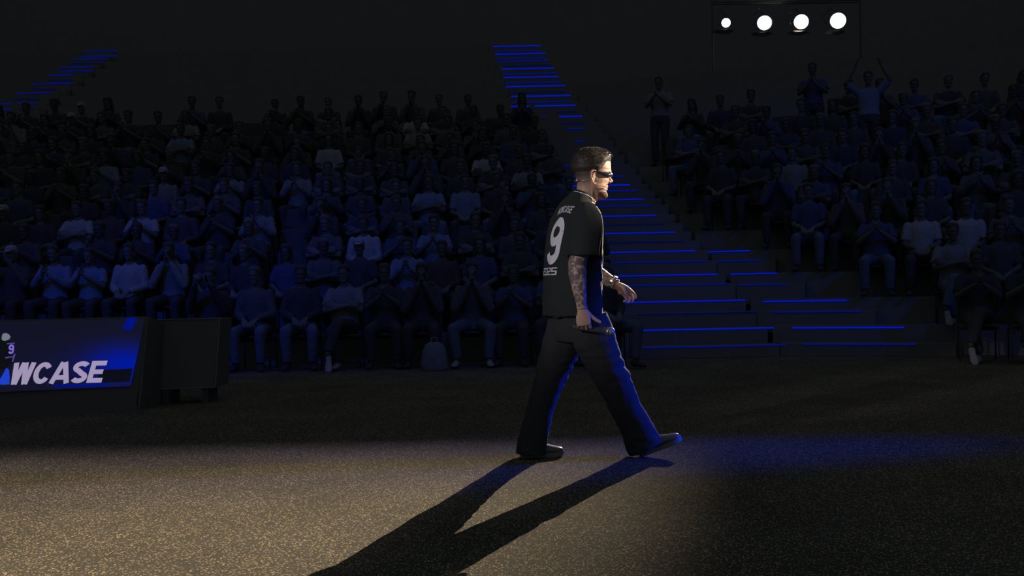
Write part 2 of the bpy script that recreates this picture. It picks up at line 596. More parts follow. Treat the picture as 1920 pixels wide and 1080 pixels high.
# each glyph in a 0..w by 0..1 box as centre lines of strokes; value = (width, strokes)
def glyph(ch, b):
    h = b / 2
    w = 0.74
    if ch == 'H':
        return w, [[(h, 0), (h, 1)], [(w - h, 0), (w - h, 1)], [(h, .5), (w - h, .5)]]
    if ch == 'O':
        return w, [arc(w / 2, .5, w / 2 - h, .5 - h, 0, 360, 28)]
    if ch == '0':
        return .66, [[(h, h), (h, 1 - h), (.66 - h, 1 - h), (.66 - h, h), (h, h), (h, h + .1)]]
    if ch == 'C':
        return w, [arc(w / 2, .5, w / 2 - h, .5 - h, 35, 325, 24)]
    if ch == 'A':
        return .8, [[(h * .7, 0), (.36, 1 - .02)], [(.44, 1 - .02), (.8 - h * .7, 0)], [(.2, .28), (.6, .28)]]
    if ch == 'S':
        return .7, [arc(.35, .73, .35 - h, .27 - h, 25, 245, 14) + arc(.35, .27, .35 - h, .27 - h, 65, -155, 14)]
    if ch == 'E':
        return .64, [[(h, 0), (h, 1)], [(h, h), (.64, h)], [(h, .5), (.58, .5)], [(h, 1 - h), (.64, 1 - h)]]
    if ch == 'W':
        return .90, [[(h * .8, 1), (.21, 0)], [(.23, 0), (.42, 1)], [(.48, 1), (.64, 0)], [(.67, 0), (.90 - h * .8, 1)]]
    if ch == '2':
        return .66, [[(h, 1 - h), (.66 - h, 1 - h), (.66 - h, .5), (h, .5), (h, h), (.66, h)]]
    if ch == '5':
        return .66, [[(.66, 1 - h), (h, 1 - h), (h, .5), (.66 - h, .5), (.66 - h, h), (0, h)]]
    if ch == '9':
        return .72, [arc(.36, .69, .36 - h, .31 - h, 0, 360, 28), [(.72 - h, .69), (.72 - h, .30)] + arc(.36, .28, .36 - h, .28 - h, 0, -170, 14)]
    return .4, []


def ribbons(ch, b, step):
    """quads (4 points of u,v) covering the strokes of a glyph, finely diced"""
    w, strokes = glyph(ch, b)
    quads = []
    for st in strokes:
        P = [V((x, y)) for x, y in st]
        sharp = ch in '025EHAW'
        # resample
        pts = [P[0]]
        for a, c in zip(P, P[1:]):
            n = max(1, int((c - a).length / step))
            for i in range(1, n + 1):
                pts.append(a + (c - a) * i / n)
        nrm = []
        for i in range(len(pts)):
            t = pts[min(i + 1, len(pts) - 1)] - pts[max(i - 1, 0)]
            t.normalize()
            nrm.append(V((-t.y, t.x)))
        if sharp:
            # straight runs with square corners
            for a, c in zip(P, P[1:]):
                t = (c - a).normalized()
                nn = V((-t.y, t.x))
                axis = abs(t.x) < .01 or abs(t.y) < .01
                e0 = b / 2 if (a != P[0] and axis) else 0
                e1 = b / 2 if (c != P[-1] and axis) else 0
                a2, c2 = a - t * e0, c + t * e1
                m = max(1, int((c2 - a2).length / step))
                for i in range(m):
                    p, q = a2 + (c2 - a2) * i / m, a2 + (c2 - a2) * (i + 1) / m
                    for j in range(4):
                        s0, s1 = -b / 2 + b * j / 4, -b / 2 + b * (j + 1) / 4
                        quads.append((p + nn * s0, q + nn * s0, q + nn * s1, p + nn * s1))
        else:
            for i in range(len(pts) - 1):
                for j in range(4):
                    s0, s1 = -b / 2 + b * j / 4, -b / 2 + b * (j + 1) / 4
                    quads.append((pts[i] + nrm[i] * s0, pts[i + 1] + nrm[i + 1] * s0, pts[i + 1] + nrm[i + 1] * s1, pts[i] + nrm[i] * s1))
    return w, quads


def text_quads(text, height, bold, gap, shear=0.0, step=0.08, arch=0.0, wscale=1.0):
    out = []
    x = 0
    for ch in text:
        w, q = ribbons(ch, bold, step)
        for quad in q:
            out.append([(x + p.x * wscale + shear * p.y, p.y) for p in quad])
        x += w * wscale + gap
    tot = x - gap
    res = []
    for quad in out:
        res.append([((px - tot / 2) * height, (py + arch * (1 - ((px - tot / 2) / (tot / 2)) ** 2)) * height) for px, py in quad])
    return res


# ------------------------------------------------------------------ setting
bm = bmesh.new()
bmesh.ops.create_grid(bm, x_segments=1, y_segments=1, size=1, matrix=Matrix.Translation((0, 10, 0)) @ Matrix.Diagonal((36, 33, 1, 1)))
struct('floor', bm, M_FLOOR)
bm = bmesh.new()
box(bm, (0, 42.2, 10), (72, 0.3, 22))
struct('wall_back', bm, M_WALL)
for nm, x in (('wall_left', -35), ('wall_right', 35)):
    bm = bmesh.new()
    box(bm, (x, 17, 10), (0.3, 50, 22))
    struct(nm, bm, M_WALL)

# ------------------------------------------------------------------ stands and lit stairs
ROW_Y = [616, 564, 515, 471, 436, 404, 373.7, 346.7, 318, 289.7, 263.9, 240, 218, 197.5, 179, 160.7, 143.7, 127.7, 113.5, 100, 85.5]
ROW_X = [1320, 1295, 1250, 1225, 1200, 1190, 1165, 1120, 1110, 1100, 1088, 1070, 1060, 1025, 1020, 1010, 1000, 990, 985, 980, 970]
D0, DP = 13.8, 0.666
ROW_D = [D0 + DP * n for n in range(21)]
ROW_Z = [at(x, y, d).z for x, y, d in zip(ROW_X, ROW_Y, ROW_D)]
for n in range(21):
    ROW_Z[n] = 0.5 * ROW_Z[n] + 0.5 * (0.41 + 0.36 * n)
YAW = R(20)
RD = V((math.cos(YAW), -math.sin(YAW), 0))       # along a row of the right stand, to the right
RN = V((math.sin(YAW), math.cos(YAW), 0))        # up the right stand


def XL(n):
    return 1.62 - 0.106 * n


def XR(n):
    return 3.55 - 0.138 * n


M_LED_B = emission('blue_led_bright', (0.0, 0.009, 0.50), 1.0)
M_LED_M = emission('blue_led_medium', (0.0, 0.005, 0.17), 1.0)
M_LED_D = emission('blue_led_dim', (0.0, 0.003, 0.06), 1.0)
LED = {'b': M_LED_B, 'm': M_LED_M, 'd': M_LED_D}

LEFT_AX = (-11.62, -10.72)     # the far left stairs
for side, label in (('left', 'black tiered seating stand left of the blue-lit stairs'),
                    ('far', 'black tiered seating stand beyond the far left stairs'),
                    ('right', 'black tiered seating stand right of the blue-lit stairs')):
    st = empty('seating_stand', {'left': (-5, D0, 0), 'far': (-14, D0, 0), 'right': (8, D0 - 1.2, 0)}[side], label, 'seating stand', 'tiered stands')
    for n in range(16 if side == 'right' else 21):
        bm = bmesh.new()
        z, d = ROW_Z[n], ROW_D[n]
        zb = max(0.002, z - 0.75)
        dd = DP + 0.02
        if side == 'right':
            a = V((XR(n) + 0.05, d, 0))
            c = a + RD * 6.5 + RN * (0.31 + 0.01)
            box(bm, (c.x, c.y, (z + zb) / 2), (13, 0.62 + 0.02, z - zb), Matrix.Rotation(-YAW, 3, 'Z'))
        else:
            x1 = XL(n) - 0.01 if side == 'left' else LEFT_AX[0] - .01
            x0 = LEFT_AX[1] + .01 if side == 'left' else -20
            box(bm, ((x0 + x1) / 2, d + dd / 2, (z + zb) / 2), (x1 - x0, dd, z - zb))
        obj('tier', bm, M_TIER, st)


def stair(name, label, steps, loc, depth=DP / 2):
    """steps: list of (zc, D, x0, x1, [(px0,px1,kind)], py, yawed)"""
    root = empty(name, loc, label, 'stairs')
    for (py, D, X0, X1, strips, yawed, P) in steps:
        pxc = (strips[0][0] + strips[-1][1]) / 2 if strips else 1200
        if not yawed:
            z = at(pxc, py, D).z
        else:
            # intersect the ray with the row's vertical plane
            dr = at(pxc, py, 1) - V((0, 0, H))
            t = (V((P.x, P.y, 0)) - V((0, 0, 0))).dot(RN) / V((dr.x, dr.y, 0)).dot(RN)
            z = H + dr.z * t
        bm = bmesh.new()
        zb = max(0.002, z - 0.30)
        if not yawed:
            box(bm, ((X0 + X1) / 2, D + depth / 2 + .01, (z + zb) / 2), (X1 - X0, depth + .02, z - zb))
        else:
            c = P + RD * ((X0 + X1) / 2) + RN * (depth / 2 + 0.005)
            box(bm, (c.x, c.y, (z + zb) / 2), (X1 - X0, depth, z - zb), Matrix.Rotation(-YAW, 3, 'Z'))
        s = obj('step', bm, M_TIER, root)
        for (a, b, kind) in strips:
            bm = bmesh.new()
            hgt = 0.017 if D < 18 else 0.024
            if not yawed:
                xa, xb = at(a, py, D).x, at(b, py, D).x
                box(bm, ((xa + xb) / 2, D - 0.006, z - hgt / 2 - 0.001), (xb - xa, 0.012, hgt))
            else:
                q = []
                for px in (a, b):
                    dr = at(px, py, 1) - V((0, 0, H))
                    t = V((P.x, P.y, 0)).dot(RN) / V((dr.x, dr.y, 0)).dot(RN)
                    q.append(V((dr.x * t, dr.y * t, 0)))
                c = (q[0] + q[1]) / 2 - RN * 0.006
                box(bm, (c.x, c.y, z - hgt / 2 - 0.001), ((q[1] - q[0]).length, 0.012, hgt), Matrix.Rotation(-YAW, 3, 'Z'))
            obj('light_strip', bm, LED[kind], s)
    return root


CENT = {0: [(1190, 1455, 'b')], 1: [(1150, 1397, 'b')], 2: [(1130, 1345, 'b')], 3: [(1115, 1303, 'b')], 4: [(1105, 1265, 'b')],
        5: [(1090, 1230, 'b')], 6: [(1075, 1207, 'b')], 7: [(1046, 1181, 'b')], 9: [(1142, 1148, 'm')], 10: [(1080, 1096, 'm')],
        11: [(1061, 1096, 'm')], 12: [(965, 979, 'm'), (1015, 1024, 'm'), (1048, 1092, 'b')], 13: [(958, 991, 'b'), (1002, 1079, 'b')],
        14: [(958, 1070, 'b')], 15: [(948, 1060, 'b')], 16: [(944, 1048, 'b')], 17: [(940, 1038, 'b')], 18: [(931, 1030, 'm')],
        19: [(929, 1022, 'b')], 20: [(924, 1014, 'b')]}
CENT_DIM = {0: (648, [(1205, 1487, 'm')]), 1: (586, [(1195, 1418, 'd')]), 2: (533, [(1160, 1367, 'm')]), 3: (490, [(1150, 1325, 'm')]),
            4: (453, [(1120, 1283, 'd')]), 5: (420, [(1110, 1246, 'd')]), 6: (385.7, [(1090, 1220, 'm')]), 7: (357.4, [(1060, 1195, 'm')]),
            8: (330, [(1051, 1170, 'm')]), 9: (308.5, [(1055, 1068, 'm'), (1140, 1150, 'd')]), 12: (229.6, [(1052, 1096, 'd')]),
            13: (209.5, [(966, 988, 'd'), (1043, 1083, 'd')]), 14: (190, [(960, 1071, 'm')]), 15: (171.7, [(955, 1061, 'd')]),
            16: (153.5, [(946, 1051, 'm')]), 17: (137, [(943, 1043, 'm')]), 18: (122, [(943, 1032, 'd')]), 19: (108.5, [(931, 1024, 'm')]),
            20: (94.6, [(927, 1013, 'm')])}
steps = []
for n in range(21):
    py, strips = CENT_DIM.get(n, ((ROW_Y[n] + (ROW_Y[n - 1] if n else 690)) / 2, []))
    Dd = ROW_D[n] - DP / 2
    if not strips:
        strips = []
    steps.append((py, Dd, XL(n - .5) - (0 if n else -.0), XR(n - .5) - .02, strips, False, None))
    steps.append((ROW_Y[n], ROW_D[n], XL(n), XR(n) - .02, CENT.get(n, []), False, None))
st2 = []
for s in steps:
    py, D, X0, X1, strips, yw, P = s
    if not strips:      # a step whose strip is hidden: take its height from the row
        n = (D - D0) / DP
        i = int(math.ceil(n))
        zz = ROW_Z[i] if abs(n - round(n)) < .01 else (ROW_Z[i] + ROW_Z[max(0, i - 1)]) / 2
        # pixel row giving that height
        py = 540 - (zz - H) * F / D - 0.021 * (1200 - 960)
    st2.append((py, D, X0, X1, strips, yw, P))
stair('lit_staircase', 'wide dark stairs with thin blue light strips climbing behind the walking man', st2, (2.5, D0 - .3, 0))

RSTEPS = []
for n, py, a, b, k in ((0, 613, 1485, 1695, 'b'), (1, 563, 1430, 1588, 'b'), (2, 512, 1370, 1457, 'b'), (3, 470, 1325, 1405, 'b')):
    P = V((XR(n) + .05, ROW_D[n], 0))
    ln = (2.3, 1.7, 1.1, 1.0)[n]
    RSTEPS.append((py, ROW_D[n] - .02, 0.0, ln, [(a, b, k)], True, P - RN * 0.012))
for n, py, a, b, k in ((0, 644, 1505, 1718, 'm'), (1, 583, 1448, 1615, 'm'), (2, 532, 1385, 1475, 'm'), (3, 488, 1340, 1422, 'm')):
    P = V((XR(n) + .05, ROW_D[n], 0)) - RN * 0.30
    ln = (2.3, 1.7, 1.1, 1.0)[n]
    RSTEPS.append((py, ROW_D[n] - .3, 0.12, ln, [(a, b, k)], True, P))
stair('lit_side_steps', 'short flight of blue-edged steps at the foot of the right stand', RSTEPS, (4.4, D0 - .8, 0), 0.30)

LEFTS = [(94.8, 160, 220, 'm'), (104.5, 153, 219, 'm'), (109.6, 137, 199, 'm'), (118, 132, 199, 'd'), (125, 113, 175, 'm'), (132.5, 112, 175, 'm'),
         (140, 89, 137, 'm'), (149.6, 93, 137, 'd'), (155.8, 62, 137, 'm'), (166.5, 62, 105, 'd'), (173.5, 31, 95, 'm'), (185, 24, 76, 'd'),
         (193, -10, 22, 'm'), (193.01, 33, 68, 'm'), (204, -10, 20, 'm'), (204.01, 37, 62, 'd'), (232, -10, 7, 'm')]
ls = []
for i, (py, a, b, k) in enumerate(LEFTS):
    if abs(py - 193.01) < 1e-3 or abs(py - 204.01) < 1e-3:
        ls[-1][4].append((a, b, k))
        continue
    n = 20 - {94.8: 0, 104.5: .5, 109.6: 1, 118: 1.5, 125: 2, 132.5: 2.5, 140: 3, 149.6: 3.5, 155.8: 4, 166.5: 4.5, 173.5: 5, 185: 5.5,
              193: 6, 204: 6.5, 232: 8}[py]
    ls.append([py, D0 + DP * n, LEFT_AX[0], LEFT_AX[1], [(a, b, k)], False, None])
stair('lit_staircase', 'distant narrow stairs with blue light strips at the upper left', ls, (-11.2, 21, 0))

# ------------------------------------------------------------------ lighting rig in the stand
rig_c = at(1470, 20, 20)
truss = empty('lighting_truss', (rig_c.x * 1.25, 25.5, 5.9), 'thin black goalpost truss carrying four round white stage lights', 'truss')
ptl, ptr = at(1335, 4, 25.5), at(1612, 0, 25.5)
for nm, a, b, m in (('cross_bar', ptl, ptr, M_METAL),):
    bm = bmesh.new()
    for dz in (0, 0.22):
        for dy in (0, 0.2):
            tube(bm, [(a + V((0, dy, dz)), 0.022), (b + V((0, dy, dz)), 0.022)], 8, k=1)
    k = 10
    for i in range(k):
        p, q = a + (b - a) * i / k, a + (b - a) * (i + 1) / k
        tube(bm, [(p, 0.011), (q + V((0, 0, .22)), 0.011)], 6, k=1)
        tube(bm, [(p + V((0, .2, 0)), 0.011), (q + V((0, .2, .22)), 0.011)], 6, k=1)
    obj(nm, bm, m, truss)
for px, top in ((1335, ptl), (1612, ptr)):
    bm = bmesh.new()
    zb = ROW_Z[9] - .05 if px < 1500 else ROW_Z[9] + .3
    tube(bm, [(V((top.x, top.y, 0.0)), 0.03), (top + V((0, 0, .2)), 0.03)], 8, k=1)
    obj('upright', bm, M_METAL, truss)
M_LENS = emission('lamp_lens', (1.0, 0.97, 0.92), 14.0)
M_RIM = emission('lamp_rim_glow', (1.0, 0.62, 0.22), 2.2)
which = ['dimmest and leftmost of the four round white stage lights on the truss', 'round white stage light on the truss, second from its left end',
         'round white stage light on the truss, just left of the biggest one', 'biggest and rightmost of the four round white stage lights on the truss']
for (p, r), lb in zip(LAMPS, which):
    dirv = (V((-1.0, 4.0, 0.8)) - p).normalized()
    e = empty('stage_light', p, lb, 'stage light', 'stage lights on the truss')
    bm = bmesh.new()
    tube(bm, [(p - dirv * 0.42, r * .6), (p - dirv * 0.36, r * 1.0), (p - dirv * 0.09, r * 1.16), (p - dirv * .05, r * 1.16)], 24, k=1)
    obj('housing', bm, M_METAL, e, True)
    bm = bmesh.new()
    ro = dirv.to_track_quat('Z', 'Y').to_matrix().to_4x4()
    bmesh.ops.create_uvsphere(bm, u_segments=32, v_segments=12, radius=1,
                              matrix=Matrix.Translation(p - dirv * .05) @ ro @ Matrix.Diagonal((r, r, r * .18, 1)))
    obj('lens', bm, M_LENS, e, True)
    bm = bmesh.new()
    for s in (-1, 1):
        tube(bm, [(p + V((s * r * 1.25, .2, 0)), .02), (p + V((s * r * 1.25, .45, .25)), .02), (p + V((0, .5, .48)), .02)], 6, k=1)
    obj('yoke', bm, M_METAL, e)
    # two added unseen plates trim the beam short of the back of the stage
    for leaf in (((-9, 4.9), (1.3, 4.9), (1.3, 13), (-9, 13)), ((-.85, 7.25), (3.6, 2.2), (9, 8), (3.4, 13), (-1.2, 13))):
        bm = bmesh.new()
        c = p - V((0, 0, r))
        a = [c + (V((x, y, 0)) - c) * (.60 / (V((x, y, 0)) - c).length) for x, y in leaf]
        b = [q + (q - c).normalized() * .004 for q in a]
        vs = [bm.verts.new(q) for q in a + b]
        k = len(leaf)
        bm.faces.new(vs[:k])
        bm.faces.new(vs[k:])
        for i in range(k):
            bm.faces.new((vs[i], vs[(i + 1) % k], vs[k + (i + 1) % k], vs[k + i]))
        obj('added_beam_flag', bm, M_METAL, e)
# small warm lamp far right
p = at(1660, 187, 21.0)
e = empty('work_light', (p.x, p.y, ROW_Z[10]), 'tiny warm work light glowing on a thin pole at the upper right', 'lamp')
bm = bmesh.new()
ball(bm, p, 0.045, 12)
obj('bulb', bm, emission('small_warm_bulb', (1.0, 0.72, 0.30), 9.0), e, True)
bm = bmesh.new()
tube(bm, [(p + V((0, .06, -1.9)), .012), (p + V((0, .06, .05)), .012)], 8, k=1)
tube(bm, [(p + V((0, .10, 0)), .03), (p + V((0, .03, 0)), .055)], 12, k=1)
obj('pole', bm, M_METAL, e)


# ------------------------------------------------------------------ led board in the lower left
def plane_from(a, b, c):
    n = (b - a).cross(c - a).normalized()
    return a, n


def on_plane(px, py, pl, off=0.0):
    a, n = pl
    o = V((0, 0, H))
    d = at(px, py, 1) - o
    t = (a - o).dot(n) / d.dot(n)
    p = o + d * t
    return p - n * off if n.y > 0 else p + n * off


BR, TR = at(245, 724, 8.72), at(272, 597, 8.98)
BLf = at(-150, 742, 8.72 - 0.52)
PL = plane_from(BR, TR, BLf)


def flat(bm, quads_px, pl, off):
    for q in quads_px:
        bm.faces.new([bm.verts.new(on_plane(x, y, pl, off)) for x, y in q])


def board_material():
    m = bpy.data.materials.new('led_board_picture')
    m.use_nodes = True
    nt = m.node_tree
    nt.nodes.clear()
    out = nt.nodes.new('ShaderNodeOutputMaterial')
    em = nt.nodes.new('ShaderNodeEmission')
    nt.links.new(em.outputs[0], out.inputs[0])
    tc = nt.nodes.new('ShaderNodeAttribute')
    tc.attribute_name = 'pic'
    sep = nt.nodes.new('ShaderNodeSeparateXYZ')
    nt.links.new(tc.outputs['Vector'], sep.inputs[0])

    def mth(op, a, b=None):
        n = nt.nodes.new('ShaderNodeMath')
        n.operation = op
        for i, q in enumerate((a, b)):
            if q is None:
                continue
            if isinstance(q, (int, float)):
                n.inputs[i].default_value = q
            else:
                nt.links.new(q, n.inputs[i])
        return n.outputs[0]
    # pic: x,y = picture coordinates across the board
    dx = mth('DIVIDE', mth('SUBTRACT', sep.outputs[0], 236), 62)
    dy = mth('DIVIDE', mth('SUBTRACT', sep.outputs[1], 682), 30)
    r2 = mth('ADD', mth('MULTIPLY', dx, dx), mth('MULTIPLY', dy, dy))
    g = mth('POWER', 2.718, mth('MULTIPLY', r2, -1.0))
    # faint wide violet-blue wash
    dx2 = mth('DIVIDE', mth('SUBTRACT', sep.outputs[0], 190), 120)
    dy2 = mth('DIVIDE', mth('SUBTRACT', sep.outputs[1], 690), 40)
    g2 = mth('POWER', 2.718, mth('MULTIPLY', mth('ADD', mth('MULTIPLY', dx2, dx2), mth('MULTIPLY', dy2, dy2)), -1.0))
    comb = nt.nodes.new('ShaderNodeCombineColor')
    nt.links.new(mth('ADD', 0.0062, mth('MULTIPLY', g, -0.0058)), comb.inputs[0])
    nt.links.new(mth('ADD', 0.0068, mth('MULTIPLY', g, 0.003)), comb.inputs[1])
    nt.links.new(mth('ADD', 0.018, mth('ADD', mth('MULTIPLY', g, 0.28), mth('MULTIPLY', g2, 0.028))), comb.inputs[2])
    nt.links.new(comb.outputs[0], em.inputs[0])
    return m


board = empty('led_board', (TR.x - 1, TR.y, 0), 'slanted led board glowing indigo, showing large lavender letters', 'screen')
bm = bmesh.new()
GX, GY = 24, 14
grid = {}
lay = bm.verts.layers.float_vector.new('pic')
for i in range(GX + 1):
    for j in range(GY + 1):
        v = j / GY
        xr = 272 + (245 - 272) * v
        x = -150 + (xr + 150) * i / GX
        top = 606.2 - 9.2 * (x + 150) / 422
        bot = 742 - 18 * (x + 150) / 395
        y = top + (bot - top) * v
        vv = bm.verts.new(on_plane(x, y, PL, 0))
        vv[lay] = (x, y, 0)
        grid[i, j] = vv
for i in range(GX):
    for j in range(GY):
        bm.faces.new((grid[i, j], grid[i + 1, j], grid[i + 1, j + 1], grid[i, j + 1]))
obj('display', bm, board_material(), board)
# casing behind and frame edge
bm = bmesh.new()
cs = [(-150, 603), (278, 592), (262, 764), (-150, 775)]
ft = [on_plane(x, y, PL, -0.012) for x, y in cs]
ft[2].z = max(ft[2].z, 0.0)
ft[3].z = max(ft[3].z, 0.0)
bk = [p + V((0.05, 0.45, 0)) for p in ft]
for p in (bk[0], bk[1]):
    p.z -= 0.10
for p in (ft[2], ft[3], bk[2], bk[3]):
    p.z = 0.0
vs = [bm.verts.new(p) for p in ft + bk]
for f in ((0, 1, 2, 3), (4, 7, 6, 5), (0, 4, 5, 1), (1, 5, 6, 2), (2, 6, 7, 3), (3, 7, 4, 0)):
    bm.faces.new([vs[i] for i in f])
obj('casing', bm, mat('board_casing', (0.09, 0.09, 0.095), 0.7), board)
bm = bmesh.new()
flat(bm, [[(188, 694), (249, 691), (243, 716), (180, 718)]], PL, 0.002)
obj('dark_picture_band', bm, emission('screen_black', (0.0035, 0.0045, 0.010), 1), board)
for q in ([(236.5, 596), (257, 595.4), (255, 604), (251.5, 605), (250, 618), (234, 618.8)], [(229.5, 609), (233, 608), (232, 617), (228, 616)],
          [(100, 722), (200, 718.5), (205, 723), (100, 727)]):
    bm = bmesh.new()
    flat(bm, [q], PL, 0.003)
    obj('blue_picture_patch', bm, emission('screen_blue', (0.0, 0.006, 0.22), 1), board)
# letters  (screen lettering, slanted heavy capitals)


def board_text(text, x0, x1, ybase0, ybase1, height, bold, gap, shear, m, name, off=0.004):
    q = text_quads(text, 1, bold, gap, 0, 0.06)
    mn = min(p[0] for a in q for p in a)
    mx = max(p[0] for a in q for p in a)
    bm = bmesh.new()
    for quad in q:
        pts = []
        for (a, b) in quad:
            t = (a - mn) / (mx - mn)
            bx = x0 + (x1 - x0) * t + shear * b * height
            by = ybase0 + (ybase1 - ybase0) * t - b * height
            pts.append(bm.verts.new(on_plane(bx, by, PL, off)))
        bm.faces.new(pts)
    return obj(name, bm, m, board)


board_text('WCASE', 15, 190, 721.5, 717.5, 41, 0.215, 0.03, 0.29, emission('screen_lavender', (0.34, 0.29, 0.45), 1), 'lettering')
board_text('9', 15, 25.5, 664, 664, 18, 0.22, 0, 0.10, emission('screen_violet', (0.20, 0.13, 0.60), 1), 'pictured_number')
# the man as the screen shows him: dark body, pale head, blue leg
bm = bmesh.new()
flat(bm, [[(-8, 640), (8, 637), (20, 642), (28, 662), (25, 680), (12, 690), (0, 694), (-10, 690)]], PL, 0.0025)
obj('pictured_figure', bm, emission('screen_dark_figure', (0.004, 0.0045, 0.008), 1), board)
bm = bmesh.new()
flat(bm, [[(3, 633), (5, 626), (11, 624.5), (17, 627), (20, 632), (17, 637), (9, 639.5), (4, 638)]], PL, 0.003)
obj('pictured_head', bm, emission('screen_pale', (0.16, 0.19, 0.22), 1), board)
bm = bmesh.new()
flat(bm, [[(13, 643.5), (28, 642.8), (27.6, 645.2), (13.4, 646)], [(10, 670), (25, 668), (24.5, 670), (10.5, 672.4)],
          [(26, 664), (29.5, 663.4), (25, 678), (22, 679)]], PL, 0.0045)
obj('pictured_lines', bm, emission('screen_violet_dim', (0.08, 0.06, 0.24), 1), board)
bm = bmesh.new()
flat(bm, [[(12, 690), (17, 693), (18.5, 708), (18, 721), (3, 722), (-4, 718), (5, 703)]], PL, 0.0048)
obj('pictured_leg', bm, emission('screen_blue_bright', (0.012, 0.05, 0.55), 1), board)
# cable hanging beside it
bm = bmesh.new()
tube(bm, [(at(271, 612, 8.6), .005), (at(266, 668, 8.55), .005), (at(262, 700, 8.5), .005), (at(259, 735, 8.5), .005), (at(258, 764, 8.6), .006),
          (at(272, 771, 8.35), .006)], 8, k=5)
tag(obj('cable', bm, M_METAL, None, True), 'thin black cable hanging down beside the lit led board', 'cable')
# switched-off board
pl2 = [at(290, 600, 9.3), at(412, 597, 9.45), at(404, 726, 9.25), at(290, 730, 9.1)]
for p in pl2[2:]:
    p.z = max(p.z, 0.02)
b2 = empty('led_board', (pl2[3].x + .3, 9.3, 0), 'dark switched-off board standing right of the glowing board', 'screen')
bm = bmesh.new()
ft = pl2
bk = [p + V((0.03, 0.3, 0)) for p in ft]
vs = [bm.verts.new(p) for p in ft + bk]
for f in ((0, 1, 2, 3), (4, 7, 6, 5), (0, 4, 5, 1), (1, 5, 6, 2), (2, 6, 7, 3), (3, 7, 4, 0)):
    bm.faces.new([vs[i] for i in f])
obj('casing', bm, mat('board_casing', (0.09, 0.09, 0.095)), b2)
bm = bmesh.new()
for a, b in ((0, 1), (1, 2), (2, 3), (3, 0)):
    tube(bm, [(ft[a] + V((0, -.006, 0)), .007), (ft[b] + V((0, -.006, 0)), .007)], 6, k=1)
obj('frame', bm, mat('grey_frame', (0.15, 0.16, 0.17), 0.5), b2)
for p in (ft[2], ft[3]):
    bm = bmesh.new()
    box(bm, (p.x + (-.1 if p is ft[2] else .1), p.y + .15, p.z / 2), (.06, .3, max(p.z, .01)))
    obj('foot', bm, M_METAL, b2)


